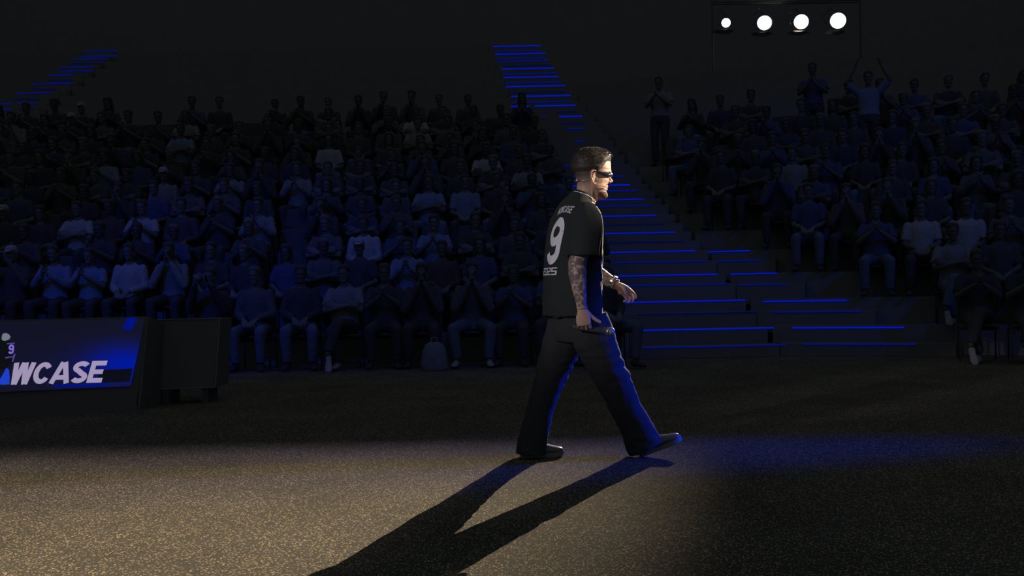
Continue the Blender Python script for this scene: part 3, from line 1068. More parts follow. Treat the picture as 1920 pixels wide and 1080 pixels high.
# ------------------------------------------------------------------ spectators
def seated_mesh(arms, legs, sleeve, female=False):
    """returns dict of meshes, local frame: faces -Y, origin on the floor under the pelvis"""
    B, S, T = bmesh.new(), bmesh.new(), bmesh.new()
    stand = legs == 'standing'
    zo = 0.40 if stand else 0.0
    lean = -0.05 if arms in ('mouth', 'lean') else 0.0
    hipz = 0.55 + zo
    ch = V((0, 0.03 + lean, 0.92 + zo))
    nk = V((0, 0.02 + lean * 1.6, 1.08 + zo))
    hd = V((0, -0.02 + lean * 2.2, 1.235 + zo))
    Mh = Matrix.Translation(hd) @ Matrix.Rotation(R(-90), 4, 'Z') @ Matrix.Rotation(R(6), 4, 'Y') @ Matrix.Scale(0.86, 4)
    hb = head_loft(Mh, None, 2, 28)
    tmp = bpy.data.meshes.new('t')
    hb.to_mesh(tmp)
    hb.free()
    B.from_mesh(tmp)
    bpy.data.meshes.remove(tmp)
    head_features(B, Mh)
    sh = 0.165 if female else 0.185
    # torso under the clothes
    tube(B, [(V((0, .02, hipz - .03)), .15, .10), (V((0, .03, hipz + .15)), .13, .09), (ch, .145, .095), (ch + V((0, 0, .10)), .12, .075),
             (nk, .055, .055), (hd + V((0, .02, -.05)), .052, .055)], 14, ref=(1, 0, 0), k=3)
    # shirt torso
    tube(S, [(V((0, .02, hipz + .02)), .185, .135), (V((0, .03, hipz + .15)), .17, .13), (ch, .185, .125), (ch + V((0, 0, .075)), .165, .108),
             (ch + V((0, 0, .125)), .105, .08), (nk + V((0, 0, -.005)), .068, .066)], 18, ref=(1, 0, 0), k=4)
    E = {'clasp': ((.235, -.10, .78), (.035, -.30, .93)), 'mouth': ((.23, -.20, .74), (.03, -.22, 1.09)),
         'lap': ((.225, -.02, .73), (.08, -.28, .66)), 'crossed': ((.235, -.14, .76), (-.08, -.22, .82)),
         'device': ((.235, -.12, .80), (.09, -.36, 1.15)), 'lean': ((.24, -.26, .66), (.05, -.42, .78)),
         'up': ((.36, -.05, 1.18), (.22, -.10, 1.42))}[arms]
    for s in (-1, 1):
        sp = ch + V((s * (sh - .012), 0, .066))
        el = V((s * E[0][0], E[0][1], E[0][2] + zo))
        wr = V((s * E[1][0], E[1][1] + (0.035 if s > 0 and arms == 'crossed' else 0), E[1][2] + zo))
        limb(B, [(sp, .052), (sp.lerp(el, .5), .047), (el, .040)], 10)
        limb(B, [(el, .040), (el.lerp(wr, .35), .042), (wr, .026)], 10)
        d = (wr - el).normalized()
        if arms in ('clasp', 'mouth', 'lean', 'up'):
            dh = (d * .45 + V((-s * .1, 0, .8))).normalized()
            n = V((-s, -.15, 0))
        elif arms == 'lap':
            dh = (d + V((0, -.3, -.4))).normalized()
            n = V((-s * .3, 0, -1))
        elif arms == 'device':
            dh = V((-s * .2, -.1, 1)).normalized()
            n = V((-s, -.4, 0))
        else:
            dh = d
            n = V((0, 1, -.2))
        hand(B, wr, dh, n, -1 if s > 0 else 1, [(12, 20, 12)] * 4 if arms != 'device' else [(35, 45, 30)] * 4, THUMB_RELAX, 1.0, .10, .0095)
        if sleeve == 'long':
            tube(S, [(sp, .066), (sp.lerp(el, .5), .064), (el, .060), (el.lerp(wr, .5), .054), (el.lerp(wr, .92), .042)], 12, k=3)
            ball(S, el, .060)
        else:
            tube(S, [(sp, .068), (sp.lerp(el, .45), .070), (sp.lerp(el, .80), .066)], 12, k=3)
        ball(S, sp, .066)
    # legs
    shoes = []
    for s in (-1, 1):
        hip = V((s * .095, 0.0, hipz - .02))
        if legs == 'flat':
            kn, an = V((s * .17, -.43, .50)), V((s * .16, -.36, .09))
        elif legs == 'apart':
            kn, an = V((s * .24, -.44, .50)), V((s * .20, -.42, .09))
        elif legs == 'crossed':
            if s > 0:
                kn, an = V((-.02, -.47, .60)), V((-.13, -.55, .22))
            else:
                kn, an = V((-.10, -.43, .49)), V((-.03, -.36, .09))
        else:
            kn, an = V((s * .10, -.03, .50)), V((s * .11, .02, .09))
        limb(B, [(hip, .075), (hip.lerp(kn, .5), .065), (kn, .05)], 10)
        limb(B, [(kn, .05), (kn.lerp(an, .35), .05), (an, .034)], 10)
        tube(T, [(hip + V((0, .03, 0)), .105), (hip.lerp(kn, .4), .092), (kn.lerp(hip, .1), .076), (kn, .074)], 14, k=3)
        ball(T, kn, .073)
        tube(T, [(kn, .073), (kn.lerp(an, .4), .069), (kn.lerp(an, .93), .062)], 14, k=3)
        tilt = -35 if (legs == 'crossed' and s > 0) else 0
        shoes.append(Matrix.Translation(an + V((0, .07, -.088 if tilt == 0 else -.09))) @ Matrix.Rotation(R(-90 + s * 8), 4, 'Z') @ Matrix.Rotation(R(-tilt), 4, 'Y'))
    tube(T, [(V((0, .01, hipz - .10)), .16, .12), (V((0, .02, hipz)), .175, .13), (V((0, .02, hipz + .07)), .16, .115)], 16, ref=(1, 0, 0), k=3)
    body = remesh(B, .0075, 2)
    shirt = remesh(S, .011, 2)
    tr = remesh(T, .012, 2)
    displace(shirt, lambda p, n: .006 * noise.noise(V((p.x * 14, p.y * 14, p.z * 7))) + .004 * noise.noise(p * 30))
    displace(tr, lambda p, n: .005 * noise.noise(p * 16))
    hairs = {}
    for hn in ('short', 'long', 'cap'):
        def off(f, l, y, hn=hn):
            hl = 300 + max(0, (1146 - f)) * (.75 if hn != 'long' else 1.3)
            hl = min(hl, 332 if hn != 'long' else 366)
            if f > 1143 and hn != 'cap':
                hl = 299 + .012 * l * l
            k = max(-1.5, min(1, (hl - y) / 5))
            return k * (3.4 if hn == 'short' else 5.5 if hn == 'long' else 4.5) + (2.0 * noise.noise(V((f * .25, l * .25, y * .2))) if hn != 'cap' else 0)
        hb = head_loft(Mh, off, 2, 28)
        if hn == 'long':
            for s in (-1, 1):
                tube(hb, [(Mh @ hp(1098, s * 24, 330), .030), (Mh @ hp(1096, s * 25, 362), .034), (Mh @ hp(1098, s * 26, 392), .024)], 10, ref=(0, 1, 0), k=3)
            tube(hb, [(Mh @ hp(1084, 0, 320), .055, .03), (Mh @ hp(1080, 0, 360), .065, .03), (Mh @ hp(1078, 0, 392), .05, .02)], 12, ref=(1, 0, 0), k=3)
        if hn == 'cap':
            tube(hb, [(Mh @ hp(1136, 0, 306), .055, .006), (Mh @ hp(1152, 0, 308), .055, .006), (Mh @ hp(1168, 0, 312), .035, .005)], 14, ref=(1, 0, 0), k=3)
        hairs[hn] = remesh(hb, .008, 1)
    return dict(body=body, shirt=shirt, trousers=tr, hair=hairs, shoes=[(shoe_mesh(m, .009), m) for m in shoes])


PROTO = {}


def proto(arms, legs, sleeve, female=False):
    k = (arms, legs, sleeve, female)
    if k not in PROTO:
        PROTO[k] = seated_mesh(*k)
    return PROTO[k]


def inst(name, me, m, parent):
    if not me.materials:
        me.materials.append(m)
    o = bpy.data.objects.new(name, me)
    COL.objects.link(o)
    o.parent = parent
    o.material_slots[0].link = 'OBJECT'
    o.material_slots[0].material = m
    return o


def spectator(loc, face, label, arms='clasp', legs='flat', sleeve='short', shirt='black', pants='dark', hair='short', female=False,
              skin=0, haircol=0, scale=1.0, shoe='dark', group='spectators in the stands'):
    """face: rotation about z, 0 faces the lens side"""
    pr = proto(arms, legs, sleeve, female)
    root = empty('person', loc, label, 'person', group, face)
    root.scale = (scale,) * 3
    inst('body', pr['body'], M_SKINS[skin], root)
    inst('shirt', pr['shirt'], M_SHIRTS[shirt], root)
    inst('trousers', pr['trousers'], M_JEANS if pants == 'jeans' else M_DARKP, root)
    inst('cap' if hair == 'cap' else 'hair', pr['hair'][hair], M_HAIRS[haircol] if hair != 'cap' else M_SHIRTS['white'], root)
    for me, _ in pr['shoes']:
        inst('shoe', me, M_WSHOE if shoe == 'white' else M_DARKP, root)
    return root


def chair_bm():
    b = {}
    s = bmesh.new()
    tube(s, [(V((0, -.20, .425)), .215, .022), (V((0, -.17, .428)), .225, .026), (V((0, .14, .42)), .225, .026), (V((0, .17, .42)), .2, .02)], 16, ref=(1, 0, 0), k=2)
    b['seat'] = s
    s = bmesh.new()
    tube(s, [(V((0, .205, .50)), .20, .014), (V((0, .215, .54)), .225, .016), (V((0, .245, .82)), .22, .016), (V((0, .25, .86)), .19, .012)], 16, ref=(1, 0, 0), k=3)
    b['backrest'] = s
    s = bmesh.new()
    for x in (-.21, .21):
        tube(s, [(V((x, -.15, 0.0)), .011), (V((x, -.13, .41)), .011)], 6, k=1)
        tube(s, [(V((x, .22, 0.0)), .011), (V((x, .19, .41)), .011), (V((x, .235, .75)), .011)], 6, k=1)
        tube(s, [(V((x, -.135, .38)), .010), (V((x, .193, .38)), .010)], 6, k=1)
    for y_ in (-.135, .193):
        tube(s, [(V((-.21, y_, .38)), .010), (V((.21, y_, .38)), .010)], 6, k=1)
    b['frame'] = s
    out = {}
    for k, s in b.items():
        me = bpy.data.meshes.new(k)
        bmesh.ops.recalc_face_normals(s, faces=s.faces)
        s.to_mesh(me)
        s.free()
        me.materials.append(M_SEAT)
        smooth(me)
        out[k] = me
    return out


CH = chair_bm()


def chair(loc, face, label):
    root = empty('stand_chair', loc, label, 'chair', 'black chairs in the stands', face)
    for k in ('seat', 'backrest', 'frame'):
        o = bpy.data.objects.new(k, CH[k])
        COL.objects.link(o)
        o.parent = root


ORD = ['first', 'second', 'third', 'fourth', 'fifth', 'sixth', 'seventh', 'eighth', 'ninth', 'tenth', 'eleventh', 'twelfth', 'thirteenth',
       'fourteenth', 'fifteenth', 'sixteenth', 'seventeenth', 'eighteenth', 'nineteenth', 'twentieth', 'twenty-first', 'twenty-second',
       'twenty-third', 'twenty-fourth']
ROWN = ['floor-level row'] + [o + ' raised row' for o in ORD]

# (row, pixel x) -> description; row -1 is on the floor
KNOWN = {
    (-1, 655): dict(arms='crossed', legs='crossed', sleeve='short', shirt='pale grey', shoe='white', label='man in a pale patterned shirt, legs crossed, white shoe, floor-level row'),
    (-1, 765): dict(arms='mouth', legs='flat', sleeve='long', shirt='dark grey', label='leaning person in dark clothes holding both hands at the chin, floor-level row'),
    (-1, 897): dict(arms='mouth', legs='apart', sleeve='long', shirt='grey', pants='jeans', shoe='white', label='man in grey hoodie and pale jeans, hands clasped at mouth, floor-level row'),
    (-1, 374): dict(arms='device', legs='flat', sleeve='long', shirt='black', label='front-row person in black holding a small camera to the face, beside the boards'),
    (0, 650): dict(arms='lap', hair='cap', shirt='black', label='person in a white cap and dark top behind the man in the patterned shirt'),
    (0, 790): dict(arms='clasp', shirt='pale blue', sleeve='long', label='person in pale open shirt clapping, seen above the leaning person'),
    (0, 890): dict(arms='lap', shirt='dark blue', hair='long', female=True, label='long-haired person in dark blue top above the man in pale jeans'),
    (0, 250): dict(arms='lap', shirt='white', sleeve='long', label='man in a white open shirt, first raised row above the glowing board'),
    (0, 350): dict(arms='mouth', shirt='pale grey', sleeve='long', label='person with hands folded at the mouth, right of the white-shirted man'),
    (0, 125): dict(arms='clasp', shirt='pale blue', sleeve='long', label='person in a dark open jacket over blue shirt, above the board'),
    (0, 35): dict(arms='device', shirt='dark grey', hair='cap', label='person at the left edge holding something up, above the glowing board'),
    (0, 425): dict(arms='lap', shirt='black', skin=0, label='bald-looking person in black leaning forward, right of the folded hands'),
    (2, 163): dict(arms='crossed', shirt='white', label='broad person in a bright white t-shirt, upper left rows'),
    (2, 245): dict(arms='clasp', shirt='white', label='person in bright white t-shirt with black straps, right of the broad one'),
    (2, 512): dict(arms='clasp', shirt='pale grey', sleeve='long', label='person in a pale long-sleeved top clapping, centre of the left stand'),
    (1, 690): dict(arms='lap', shirt='white', sleeve='long', label='person whose white shoulder shows beside the white cap'),
    (1, 795): dict(arms='clasp', shirt='pale blue', label='person in pale blue t-shirt directly above the person in an open shirt'),
    (3, 290): dict(arms='lap', shirt='dark blue', label='person in a purple-blue top two rows above the white open shirt'),
    (3, 880): dict(arms='lap', shirt='pale blue', label='person with bright blue-lit shoulders near the stairs, fourth raised row'),
    (4, 450): dict(arms='clasp', shirt='pale grey', label='person with two pale sleeves, fifth raised row, centre of left stand'),
    (4, 580): dict(arms='clasp', shirt='pale grey', sleeve='long', label='person in pale long sleeves, fifth raised row, right of the two sleeves'),
}
KNOWN_R = {
    (0, 1700): dict(arms='crossed', legs='crossed', shirt='pale grey', pants='jeans', shoe='white', label='person in striped pale tee, arms folded, pale jeans, right of the steps'),
    (-1, 1815): dict(arms='clasp', legs='crossed', shirt='black', shoe='white', label='smiling person in black, hands clasped, white shoe raised, right floor-level row'),
    (-1, 1912): dict(arms='clasp', legs='crossed', shirt='black', shoe='white', label='person in black cut by the right edge, floor-level row'),
    (1, 1690): dict(arms='lap', shirt='white', label='person in a white t-shirt above the one with folded arms'),
    (1, 1735): dict(arms='lap', shirt='white', sleeve='short', label='person in a striped white top, right of the plain white t-shirt'),
    (1, 1815): dict(arms='clasp', shirt='grey', label='person in a grey tee above the smiling person in black'),
    (0, 1810): dict(arms='lap', shirt='dark grey', label='person in a dark tee directly behind the smiling person'),
    (0, 1870): dict(arms='lap', shirt='dark grey', label='person with a pale face behind the person at the right edge'),
    (1, 1535): dict(arms='clasp', shirt='dark blue', pants='jeans', label='person in a blue printed top clapping beside the side steps'),
    (2, 1450): dict(arms='lap', shirt='dark blue', pants='jeans', label='person bent forward in blue above the side steps'),
    (3, 1340): dict(arms='mouth', shirt='dark blue', sleeve='long', label='person in long blue sleeves with raised hands beside the stairs'),
    (4, 1510): dict(arms='lap', shirt='pale grey', label='person with pale shoulders in the middle of the right stand'),
    (8, 1220): dict(arms='clasp', legs='standing', shirt='pale grey', label='standing person in a pale shirt at the top left of the right stand'),
    (7, 1603): dict(arms='up', legs='standing', shirt='pale blue', label='standing person with raised arms below the biggest stage light'),
    (8, 1560): dict(arms='clasp', legs='standing', shirt='dark blue', label='standing person in dark blue left of the one with raised arms'),
}
POSES = [('clasp', 'flat', 'short', False), ('lap', 'flat', 'long', False), ('mouth', 'flat', 'long', False), ('crossed', 'apart', 'short', False),
         ('clasp', 'flat', 'long', True), ('lap', 'flat', 'short', True)]
POSE_WORD = {'clasp': 'clapping', 'lap': 'hands in lap', 'mouth': 'hands at chin', 'crossed': 'arms folded', 'device': 'holding something up', 'lean': 'leaning', 'up': 'arms up'}
WEIGHTED = ['black'] * 12 + ['dark grey'] * 6 + ['navy'] * 3 + ['grey'] * 3 + ['dark blue'] * 3 + ['brown'] + ['pale grey'] * 2 + ['white', 'pale blue']
SP = 0.56


def fill_row(n, side):
    d = ROW_D[n] if n >= 0 else 12.92
    z = ROW_Z[n] + .001 if n >= 0 else 0.0
    seats = []
    if side == 'left':
        xs = (XL(n) if n >= 0 else 1.5) - 0.36
        y = d + 0.40 if n >= 0 else 13.05
        lim = -0.522 * y - 0.25
        while xs > lim:
            if not (n < 0 and xs < -4.4):
                seats.append((V((xs, y, z)), 960 + xs / y * F))
            xs -= SP
        face = 0.0
    else:
        P = V((XR(n) + .05, ROW_D[n], 0)) if n >= 0 else V((XR(0) + .05, ROW_D[0], 0)) - RN * 1.0
        s = {-1: 2.5, 0: 2.35, 1: 1.75, 2: 1.15, 3: 1.0}.get(n, 0.38)
        while True:
            q = P + RD * s + RN * (0.36 if n >= 0 else 0.10)
            if q.x > 0.522 * q.y + .25:
                break
            seats.append((V((q.x, q.y, z)), 960 + q.x / q.y * F))
            s += SP + .01
        face = -YAW
    known = KNOWN if side == 'left' else KNOWN_R
    used = {}
    for (r, px), d_ in known.items():
        if r == n and seats:
            i = min((k for k in range(len(seats)) if k not in used), key=lambda k: abs(seats[k][1] - px))
            used[i] = dict(d_, px=px)
    where = 'left stand' if side == 'left' else 'right stand'
    for i, (p, px) in enumerate(seats):
        jit = V((random.uniform(-.03, .03), 0, 0))
        if i in used:
            kd = dict(used[i])
            tx = kd.pop('px')
            if abs(tx - px) < 45:      # small move along the row to sit where the photo has them
                if side == 'left':
                    jit = V(((tx - px) / F * p.y * .25, 0, 0))
            lb = kd.pop('label')
            if not kd.get('legs'):
                kd['legs'] = 'flat'
            if kd['legs'] != 'standing':
                chair(p + jit, face, 'black chair under the ' + ' '.join(lb.split()[:11]).rstrip(','))
            else:
                jit += RN * -.1
            kd.setdefault('skin', random.choice((0, 0, 1)))
            spectator(p + jit, face, lb, haircol=random.choice((0, 1)), **kd)
            continue
        lab = '%s, %s seat from the stairs, %s' % (ROWN[n + 1], ORD[i], where)
        occ = .90 if n < 8 else .78
        if random.random() > occ:
            chair(p, face, 'empty black chair, ' + lab)
            continue
        chair(p + jit, face, 'black chair under a spectator, ' + lab)
        arms, legs, sleeve, fem = random.choice(POSES)
        sh = random.choice(WEIGHTED)
        hair = random.choice(('long', 'long', 'short')) if fem else random.choice(('short', 'short', 'short', 'cap') if random.random() < .12 else ('short',))
        spectator(p + jit, face + R(random.uniform(-9, 9)), '%s top, %s, %s' % (sh, POSE_WORD[arms].replace('hands ', 'hands '), lab), arms, legs, sleeve, sh,
                  random.choice(('dark', 'dark', 'jeans')), hair, fem, random.choice((0, 0, 1, 1, 2)), random.choice((0, 0, 1, 1, 2)),
                  random.uniform(.95, 1.04))


for n in range(-1, 10):
    fill_row(n, 'left')
    if n < 9:
        fill_row(n, 'right')

# spectator right behind the walking man, at the foot of the stairs
pb = V((1.13, 12.35, 0))
chair(pb, R(20), 'black chair at the foot of the stairs behind the walking man')
spectator(pb, R(20), 'seated person in a dark jacket and jeans directly behind the walking man', 'lap', 'apart', 'long', 'black', 'jeans', 'short')

# camera held by a spectator, bag on the floor
p = at(374, 522, 12.62)
c = empty('camera', p, 'small camera with a round lens held up in the left stand', 'camera')
bm = bmesh.new()
box(bm, p, (.14, .06, .10))
box(bm, p + V((0, 0, .06)), (.05, .05, .03))
obj('camera_body', bm, M_METAL, c)
bm = bmesh.new()
tube(bm, [(p + V((.0, -.03, 0)), .042), (p + V((0, -.11, 0)), .045)], 20, k=1)
obj('lens', bm, mat('lens_barrel', (0.07, 0.07, 0.08), .4, spec=.4), c, True)
bm = bmesh.new()
ball(bm, p + V((-.05, -.034, .035)), .006)
obj('indicator', bm, emission('red_dot', (.5, .01, .01), 1), c, True)

bp = at(817, 668, 12.5)
bp = V((bp.x, 12.30, 0))
bm = bmesh.new()
tube(bm, [(bp + V((0, 0, .0)), .16, .10), (bp + V((0, 0, .06)), .17, .11), (bp + V((0, 0, .20)), .155, .10), (bp + V((0, 0, .31)), .12, .07), (bp + V((0, 0, .35)), .06, .04)], 18, ref=(1, 0, 0), k=4)
tube(bm, [(bp + V((-.04, 0, .34)), .008), (bp + V((-.03, 0, .40)), .008), (bp + V((.03, 0, .40)), .008), (bp + V((.04, 0, .34)), .008)], 8, k=4)
me = remesh(bm, .008, 1)
displace(me, lambda q, n: .006 * noise.noise(q * 14))
tag(link_mesh('bag', me, mat('pale_bag', (.11, .12, .15), .8)), 'rounded pale bag on the floor between two front-row spectators', 'bag')

# ------------------------------------------------------------------ the walking man
YC = 5.85
PX = YC / F                      # metres per photo pixel at his distance
PHI = R(25)                      # torso heading, turned away from the lens
FW = V((math.cos(PHI), math.sin(PHI), 0))
RT = V((math.sin(PHI), -math.cos(PHI), 0))       # his right, toward the lens


def mp(x, y, d=0.0):
    """point of the photo in the plane of the man, pushed d metres away from the lens"""
    p = at(x, y, YC)
    return V((p.x, YC + d, p.z))


man = empty('person', (mp(1110, 855).x, YC, 0), 'tall man in black number 9 jersey striding right across the lit stage', 'person')

# ---- body
HEADM = Matrix.Translation(mp(1108, 328)) @ Matrix.Rotation(ROLL, 4, 'Y') @ Matrix.Rotation(R(6), 4, 'Z') @ Matrix.Scale(PX / HP, 4)
B = bmesh.new()
hb = head_loft(HEADM, None, 4, 72)
tmp = bpy.data.meshes.new('t')
hb.to_mesh(tmp)
hb.free()
B.from_mesh(tmp)
bpy.data.meshes.remove(tmp)
head_features(B, HEADM)
# jaw muscle and neck
tube(B, [(mp(1101, 338), 19 * PX, 19 * PX), (mp(1100.5, 352), 17.5 * PX, 19 * PX), (mp(1098, 366), 17.5 * PX, 18.5 * PX), (mp(1094, 380), 20 * PX, 22 * PX),
         (mp(1088, 392), 34 * PX, 27 * PX)], 24, ref=(0, 1, 0), k=4)
tube(B, [(mp(1112, 347, -.045), .008), (mp(1109, 362, -.04), .011), (mp(1108, 376, -.02), .011), (mp(1106, 386, .0), .010)], 10, k=3)   # neck sinew
ball(B, mp(1118.5, 371), (.014, .012, .018), 10)
# torso under the jersey
tube(B, [(mp(1080, 600), .15, .11), (mp(1078, 560), .14, .105), (mp(1077, 500), .15, .11), (mp(1078, 440), .165, .115), (mp(1081, 405), .17, .10),
         (mp(1087, 388), .10, .08)], 20, ref=RT, k=4)


def L3(a):      # (x, y, depth, r)
    return (mp(a[0], a[1], a[2]), a[3])


# near (right) arm hanging
NW = mp(1084.5, 577, -.30)
tube(B, [L3(t) for t in ((1098, 402, -.17, .055), (1091, 440, -.22, .056), (1082, 475, -.26, .052), (1077, 497, -.275, .051), (1077, 515, -.285, .051),
                         (1079, 535, -.292, .043), (1082, 557, -.298, .034), (1084.5, 577, -.30, .0285))], 20, k=4)
ball(B, mp(1098, 404, -.16), .058)
# far (left) arm swung forward
FWR = mp(1162, 534, .18)
tube(B, [L3(t) for t in ((1060, 404, .17, .055), (1080, 445, .23, .053), (1100, 484, .26, .048), (1106, 496, .26, .047), (1122, 509, .25, .049),
                         (1142, 522, .22, .041), (1155, 530, .195, .033), (1162, 534, .18, .029))], 20, k=4)
ball(B, mp(1060, 406, .17), .058)
DN = V((0.10, 0.0, -1))
hand(B, NW, DN, (0.12, 1, 0.05), 1, [(38, 62, 40), (42, 66, 42), (46, 68, 42), (50, 70, 42)],
     [(0.020, 0.022, 0.004), (0.048, 0.046, 0.016), (0.072, 0.070, 0.022), (0.088, 0.092, 0.024)], 0.98, 0.05)
FD = V((0.80, -0.05, -0.60))
hand(B, FWR, FD, (-0.35, -0.72, -0.60), -1, [(20, 26, 16), (26, 34, 22), (34, 40, 24), (44, 44, 26)],
     [(0.020, 0.022, 0.006), (0.044, 0.036, 0.026), (0.062, 0.034, 0.044), (0.080, 0.028, 0.054)], 0.98, 0.09)
# legs under the trousers
for pts in (((1093, 600, -.09, .085), (1118, 660, -.085, .078), (1148, 716, -.07, .058), (1170, 762, -.06, .055), (1190, 800, -.04, .042), (1203, 832, -.03, .036)),
            ((1070, 600, .09, .085), (1050, 660, .085, .078), (1033, 712, .07, .058), (1016, 765, .05, .055), (1004, 805, .03, .042), (996, 838, .02, .036))):
    tube(B, [L3(t) for t in pts], 16, k=4)
body = remesh(B, 0.0026, 2, .5)
col = body.color_attributes.new('tint', 'FLOAT_COLOR', 'POINT')
x_split = mp(1128, 500).x
cols = []
for v in body.vertices:
    p = v.co
    ink = stub = 0.0
    if mp(0, 596).z < p.z < mp(0, 480).z and p.y < YC - .2:
        ink = 0.85
    if p.x > x_split and p.x < mp(1158, 500).x and p.z < mp(0, 480).z and p.z > mp(0, 560).z:
        ink = 0.7
    q = HEADM.inverted() @ p
    hx, hy = 1108 + q.x / HP, 328 - q.z / HP
    if p.z > mp(0, 392).z:
        if hx < 1106 and hy < 372:         # faded sides and nape
            stub = max(0, min(1, (356 - hy) / 26)) * 1.0
            if hx > 1100:
                stub *= (1106 - hx) / 6
        if hy > 345 and hx > 1108:           # beard shadow
            stub = max(stub, min(1, (hy - 345) / 12) * .45)
        if hx <= 1126 and hx > 1113 and 308 < hy < 346:
            stub = max(stub, .45)
    cols.extend((ink, stub, 0, 1))
col.data.foreach_set('color', cols)
link_mesh('body', body, M_SKIN, man)

# ---- eyes
for s in (-1, 1):
    bm = bmesh.new()
    ball(bm, HEADM @ hp(1136.2, s * 9.6, 329.6), .0115, 14)
    obj('eye', bm, M_EYE, man, True)


# ---- hair
def hair_off(f, l, y):
    back = (1146 - f)
    hl = 302.5 + back * .15 + max(0, back - 13) * 1.15
    if f < 1112:
        hl = 323.6 + (1112 - f) * .02
    hl = min(hl, 325)
    k = max(-2.0, min(1, (hl - y) / 7.5))
    th = 5.2 if y < 306 else 4.2
    if k > 0:
        fz = 1.0 * noise.noise(V((f * .22, l * .22, y * .35))) + .7 * noise.noise(V((f * .7, l * .7, y * .8)))
        return k * (th + fz)
    return k * 2


hb = head_loft(HEADM, hair_off, 4, 80)
rnd = random.Random(3)
hb.verts.ensure_lookup_table()
cand = []
cen = HEADM @ hp(1108, 0, 318)
for v in hb.verts:
    q = HEADM.inverted() @ v.co
    fx, fy = 1108 + q.x / HP, 328 - q.z / HP
    if hair_off(fx, q.y / HP, fy + 3) > 2.5 and fy < 312:
        cand.append(v.co.copy())
for i in range(1500):
    p = rnd.choice(cand) + V((rnd.uniform(-.002, .002), rnd.uniform(-.002, .002), rnd.uniform(-.001, .001)))
    n = (p - cen).normalized()
    d = (n + V((.55, 0, .1)) + V((rnd.uniform(-.5, .5), rnd.uniform(-.5, .5), rnd.uniform(-.3, .3)))).normalized()
    ln = rnd.uniform(.006, .012)
    tube(hb, [(p - n * .004, .0011), (p + d * ln * .6, .0009), (p + d * ln + V((.003, 0, -.001)), .0003)], 3, k=1)
obj('hair', hb, M_HAIR, man, True)


# ---- beard and moustache
def beard_off(f, l, y):
    k = min(1, (y - 359.5) / 7) * max(0, min(1, (f - 1117) / 12)) if y > 359.5 else 0
    m = max(0, 1 - abs(y - 346.6) / 1.8) * max(0, min(1, (f - 1133) / 2)) * (1 if abs(l) > 1.2 else .4)
    k = max(k * 1.0, m * .33)
    if k <= 0.02:
        return -2.0
    return -0.5 + k * (3.2 + .8 * noise.noise(V((f * .8, l * .8, y * .8))))


bb = head_loft(HEADM, beard_off, 6, 96)
kill = [v for v in bb.verts if (lambda q: 328 - q.z / HP < 343)(HEADM.inverted() @ v.co)]
bmesh.ops.delete(bb, geom=kill, context='VERTS')
bmesh.ops.holes_fill(bb, edges=bb.edges, sides=400)
obj('beard', bb, M_BEARD, man, True)

# ---- sunglasses: narrow wrap-around
gl = empty('sunglasses', (0, 0, 0))
gl.parent = man
gl.matrix_parent_inverse = Matrix.Translation(man.location).inverted()


def gp(f, l, y):
    return HEADM @ hp(f, l, y)


bm = bmesh.new()
top, bot = [], []
sl = [(1113, 26.3, 324.3, 326.8), (1120, 26.6, 324.4, 328.5), (1128, 25.6, 324.8, 331.5), (1135, 23.4, 325.4, 332.6), (1141, 19.5, 325.6, 333),
      (1145, 13.5, 325.8, 333.2), (1147.4, 7, 325.8, 332.6), (1148.2, 0, 325.8, 330)]
line = cat_rom([t for t in sl] + [(a, -b, c, d) for a, b, c, d in reversed(sl[:-1])], 4)
outer, inner = [], []
for a, b, c, d in line:
    outer.append((bm.verts.new(gp(a, b, c)), bm.verts.new(gp(a + .4, b * 1.01, (c + d) / 2)), bm.verts.new(gp(a, b, d))))
    k = .93 if abs(b) > 3 else 1
    inner.append((bm.verts.new(gp(a - 1.0, b * k, c)), bm.verts.new(gp(a - .8, b * k, (c + d) / 2)), bm.verts.new(gp(a - 1.0, b * k, d))))
for i in range(len(line) - 1):
    for a, b in ((0, 1), (1, 2)):
        bm.faces.new((outer[i][a], outer[i + 1][a], outer[i + 1][b], outer[i][b]))
        bm.faces.new((inner[i][b], inner[i + 1][b], inner[i + 1][a], inner[i][a]))
    bm.faces.new((outer[i][0], inner[i][0], inner[i + 1][0], outer[i + 1][0]))
    bm.faces.new((outer[i][2], outer[i + 1][2], inner[i + 1][2], inner[i][2]))
for e in (0, -1):
    bm.faces.new((outer[e][0], outer[e][1], outer[e][2], inner[e][2], inner[e][1], inner[e][0]))
obj('wraparound_lens', bm, M_GLASS, gl, True)
for s in (-1, 1):
    bm = bmesh.new()
    tube(bm, [(gp(1124, s * 26.6, 325.4), .0035, .0016), (gp(1113, s * 27.0, 324.6), .003, .0016), (gp(1106, s * 27.6, 323.4), .0025, .0015), (gp(1100, s * 28, 327), .002, .0015)],
         8, ref=(0, 0, 1), k=3)
    obj('temple_arm', bm, M_GLASS, gl, True)

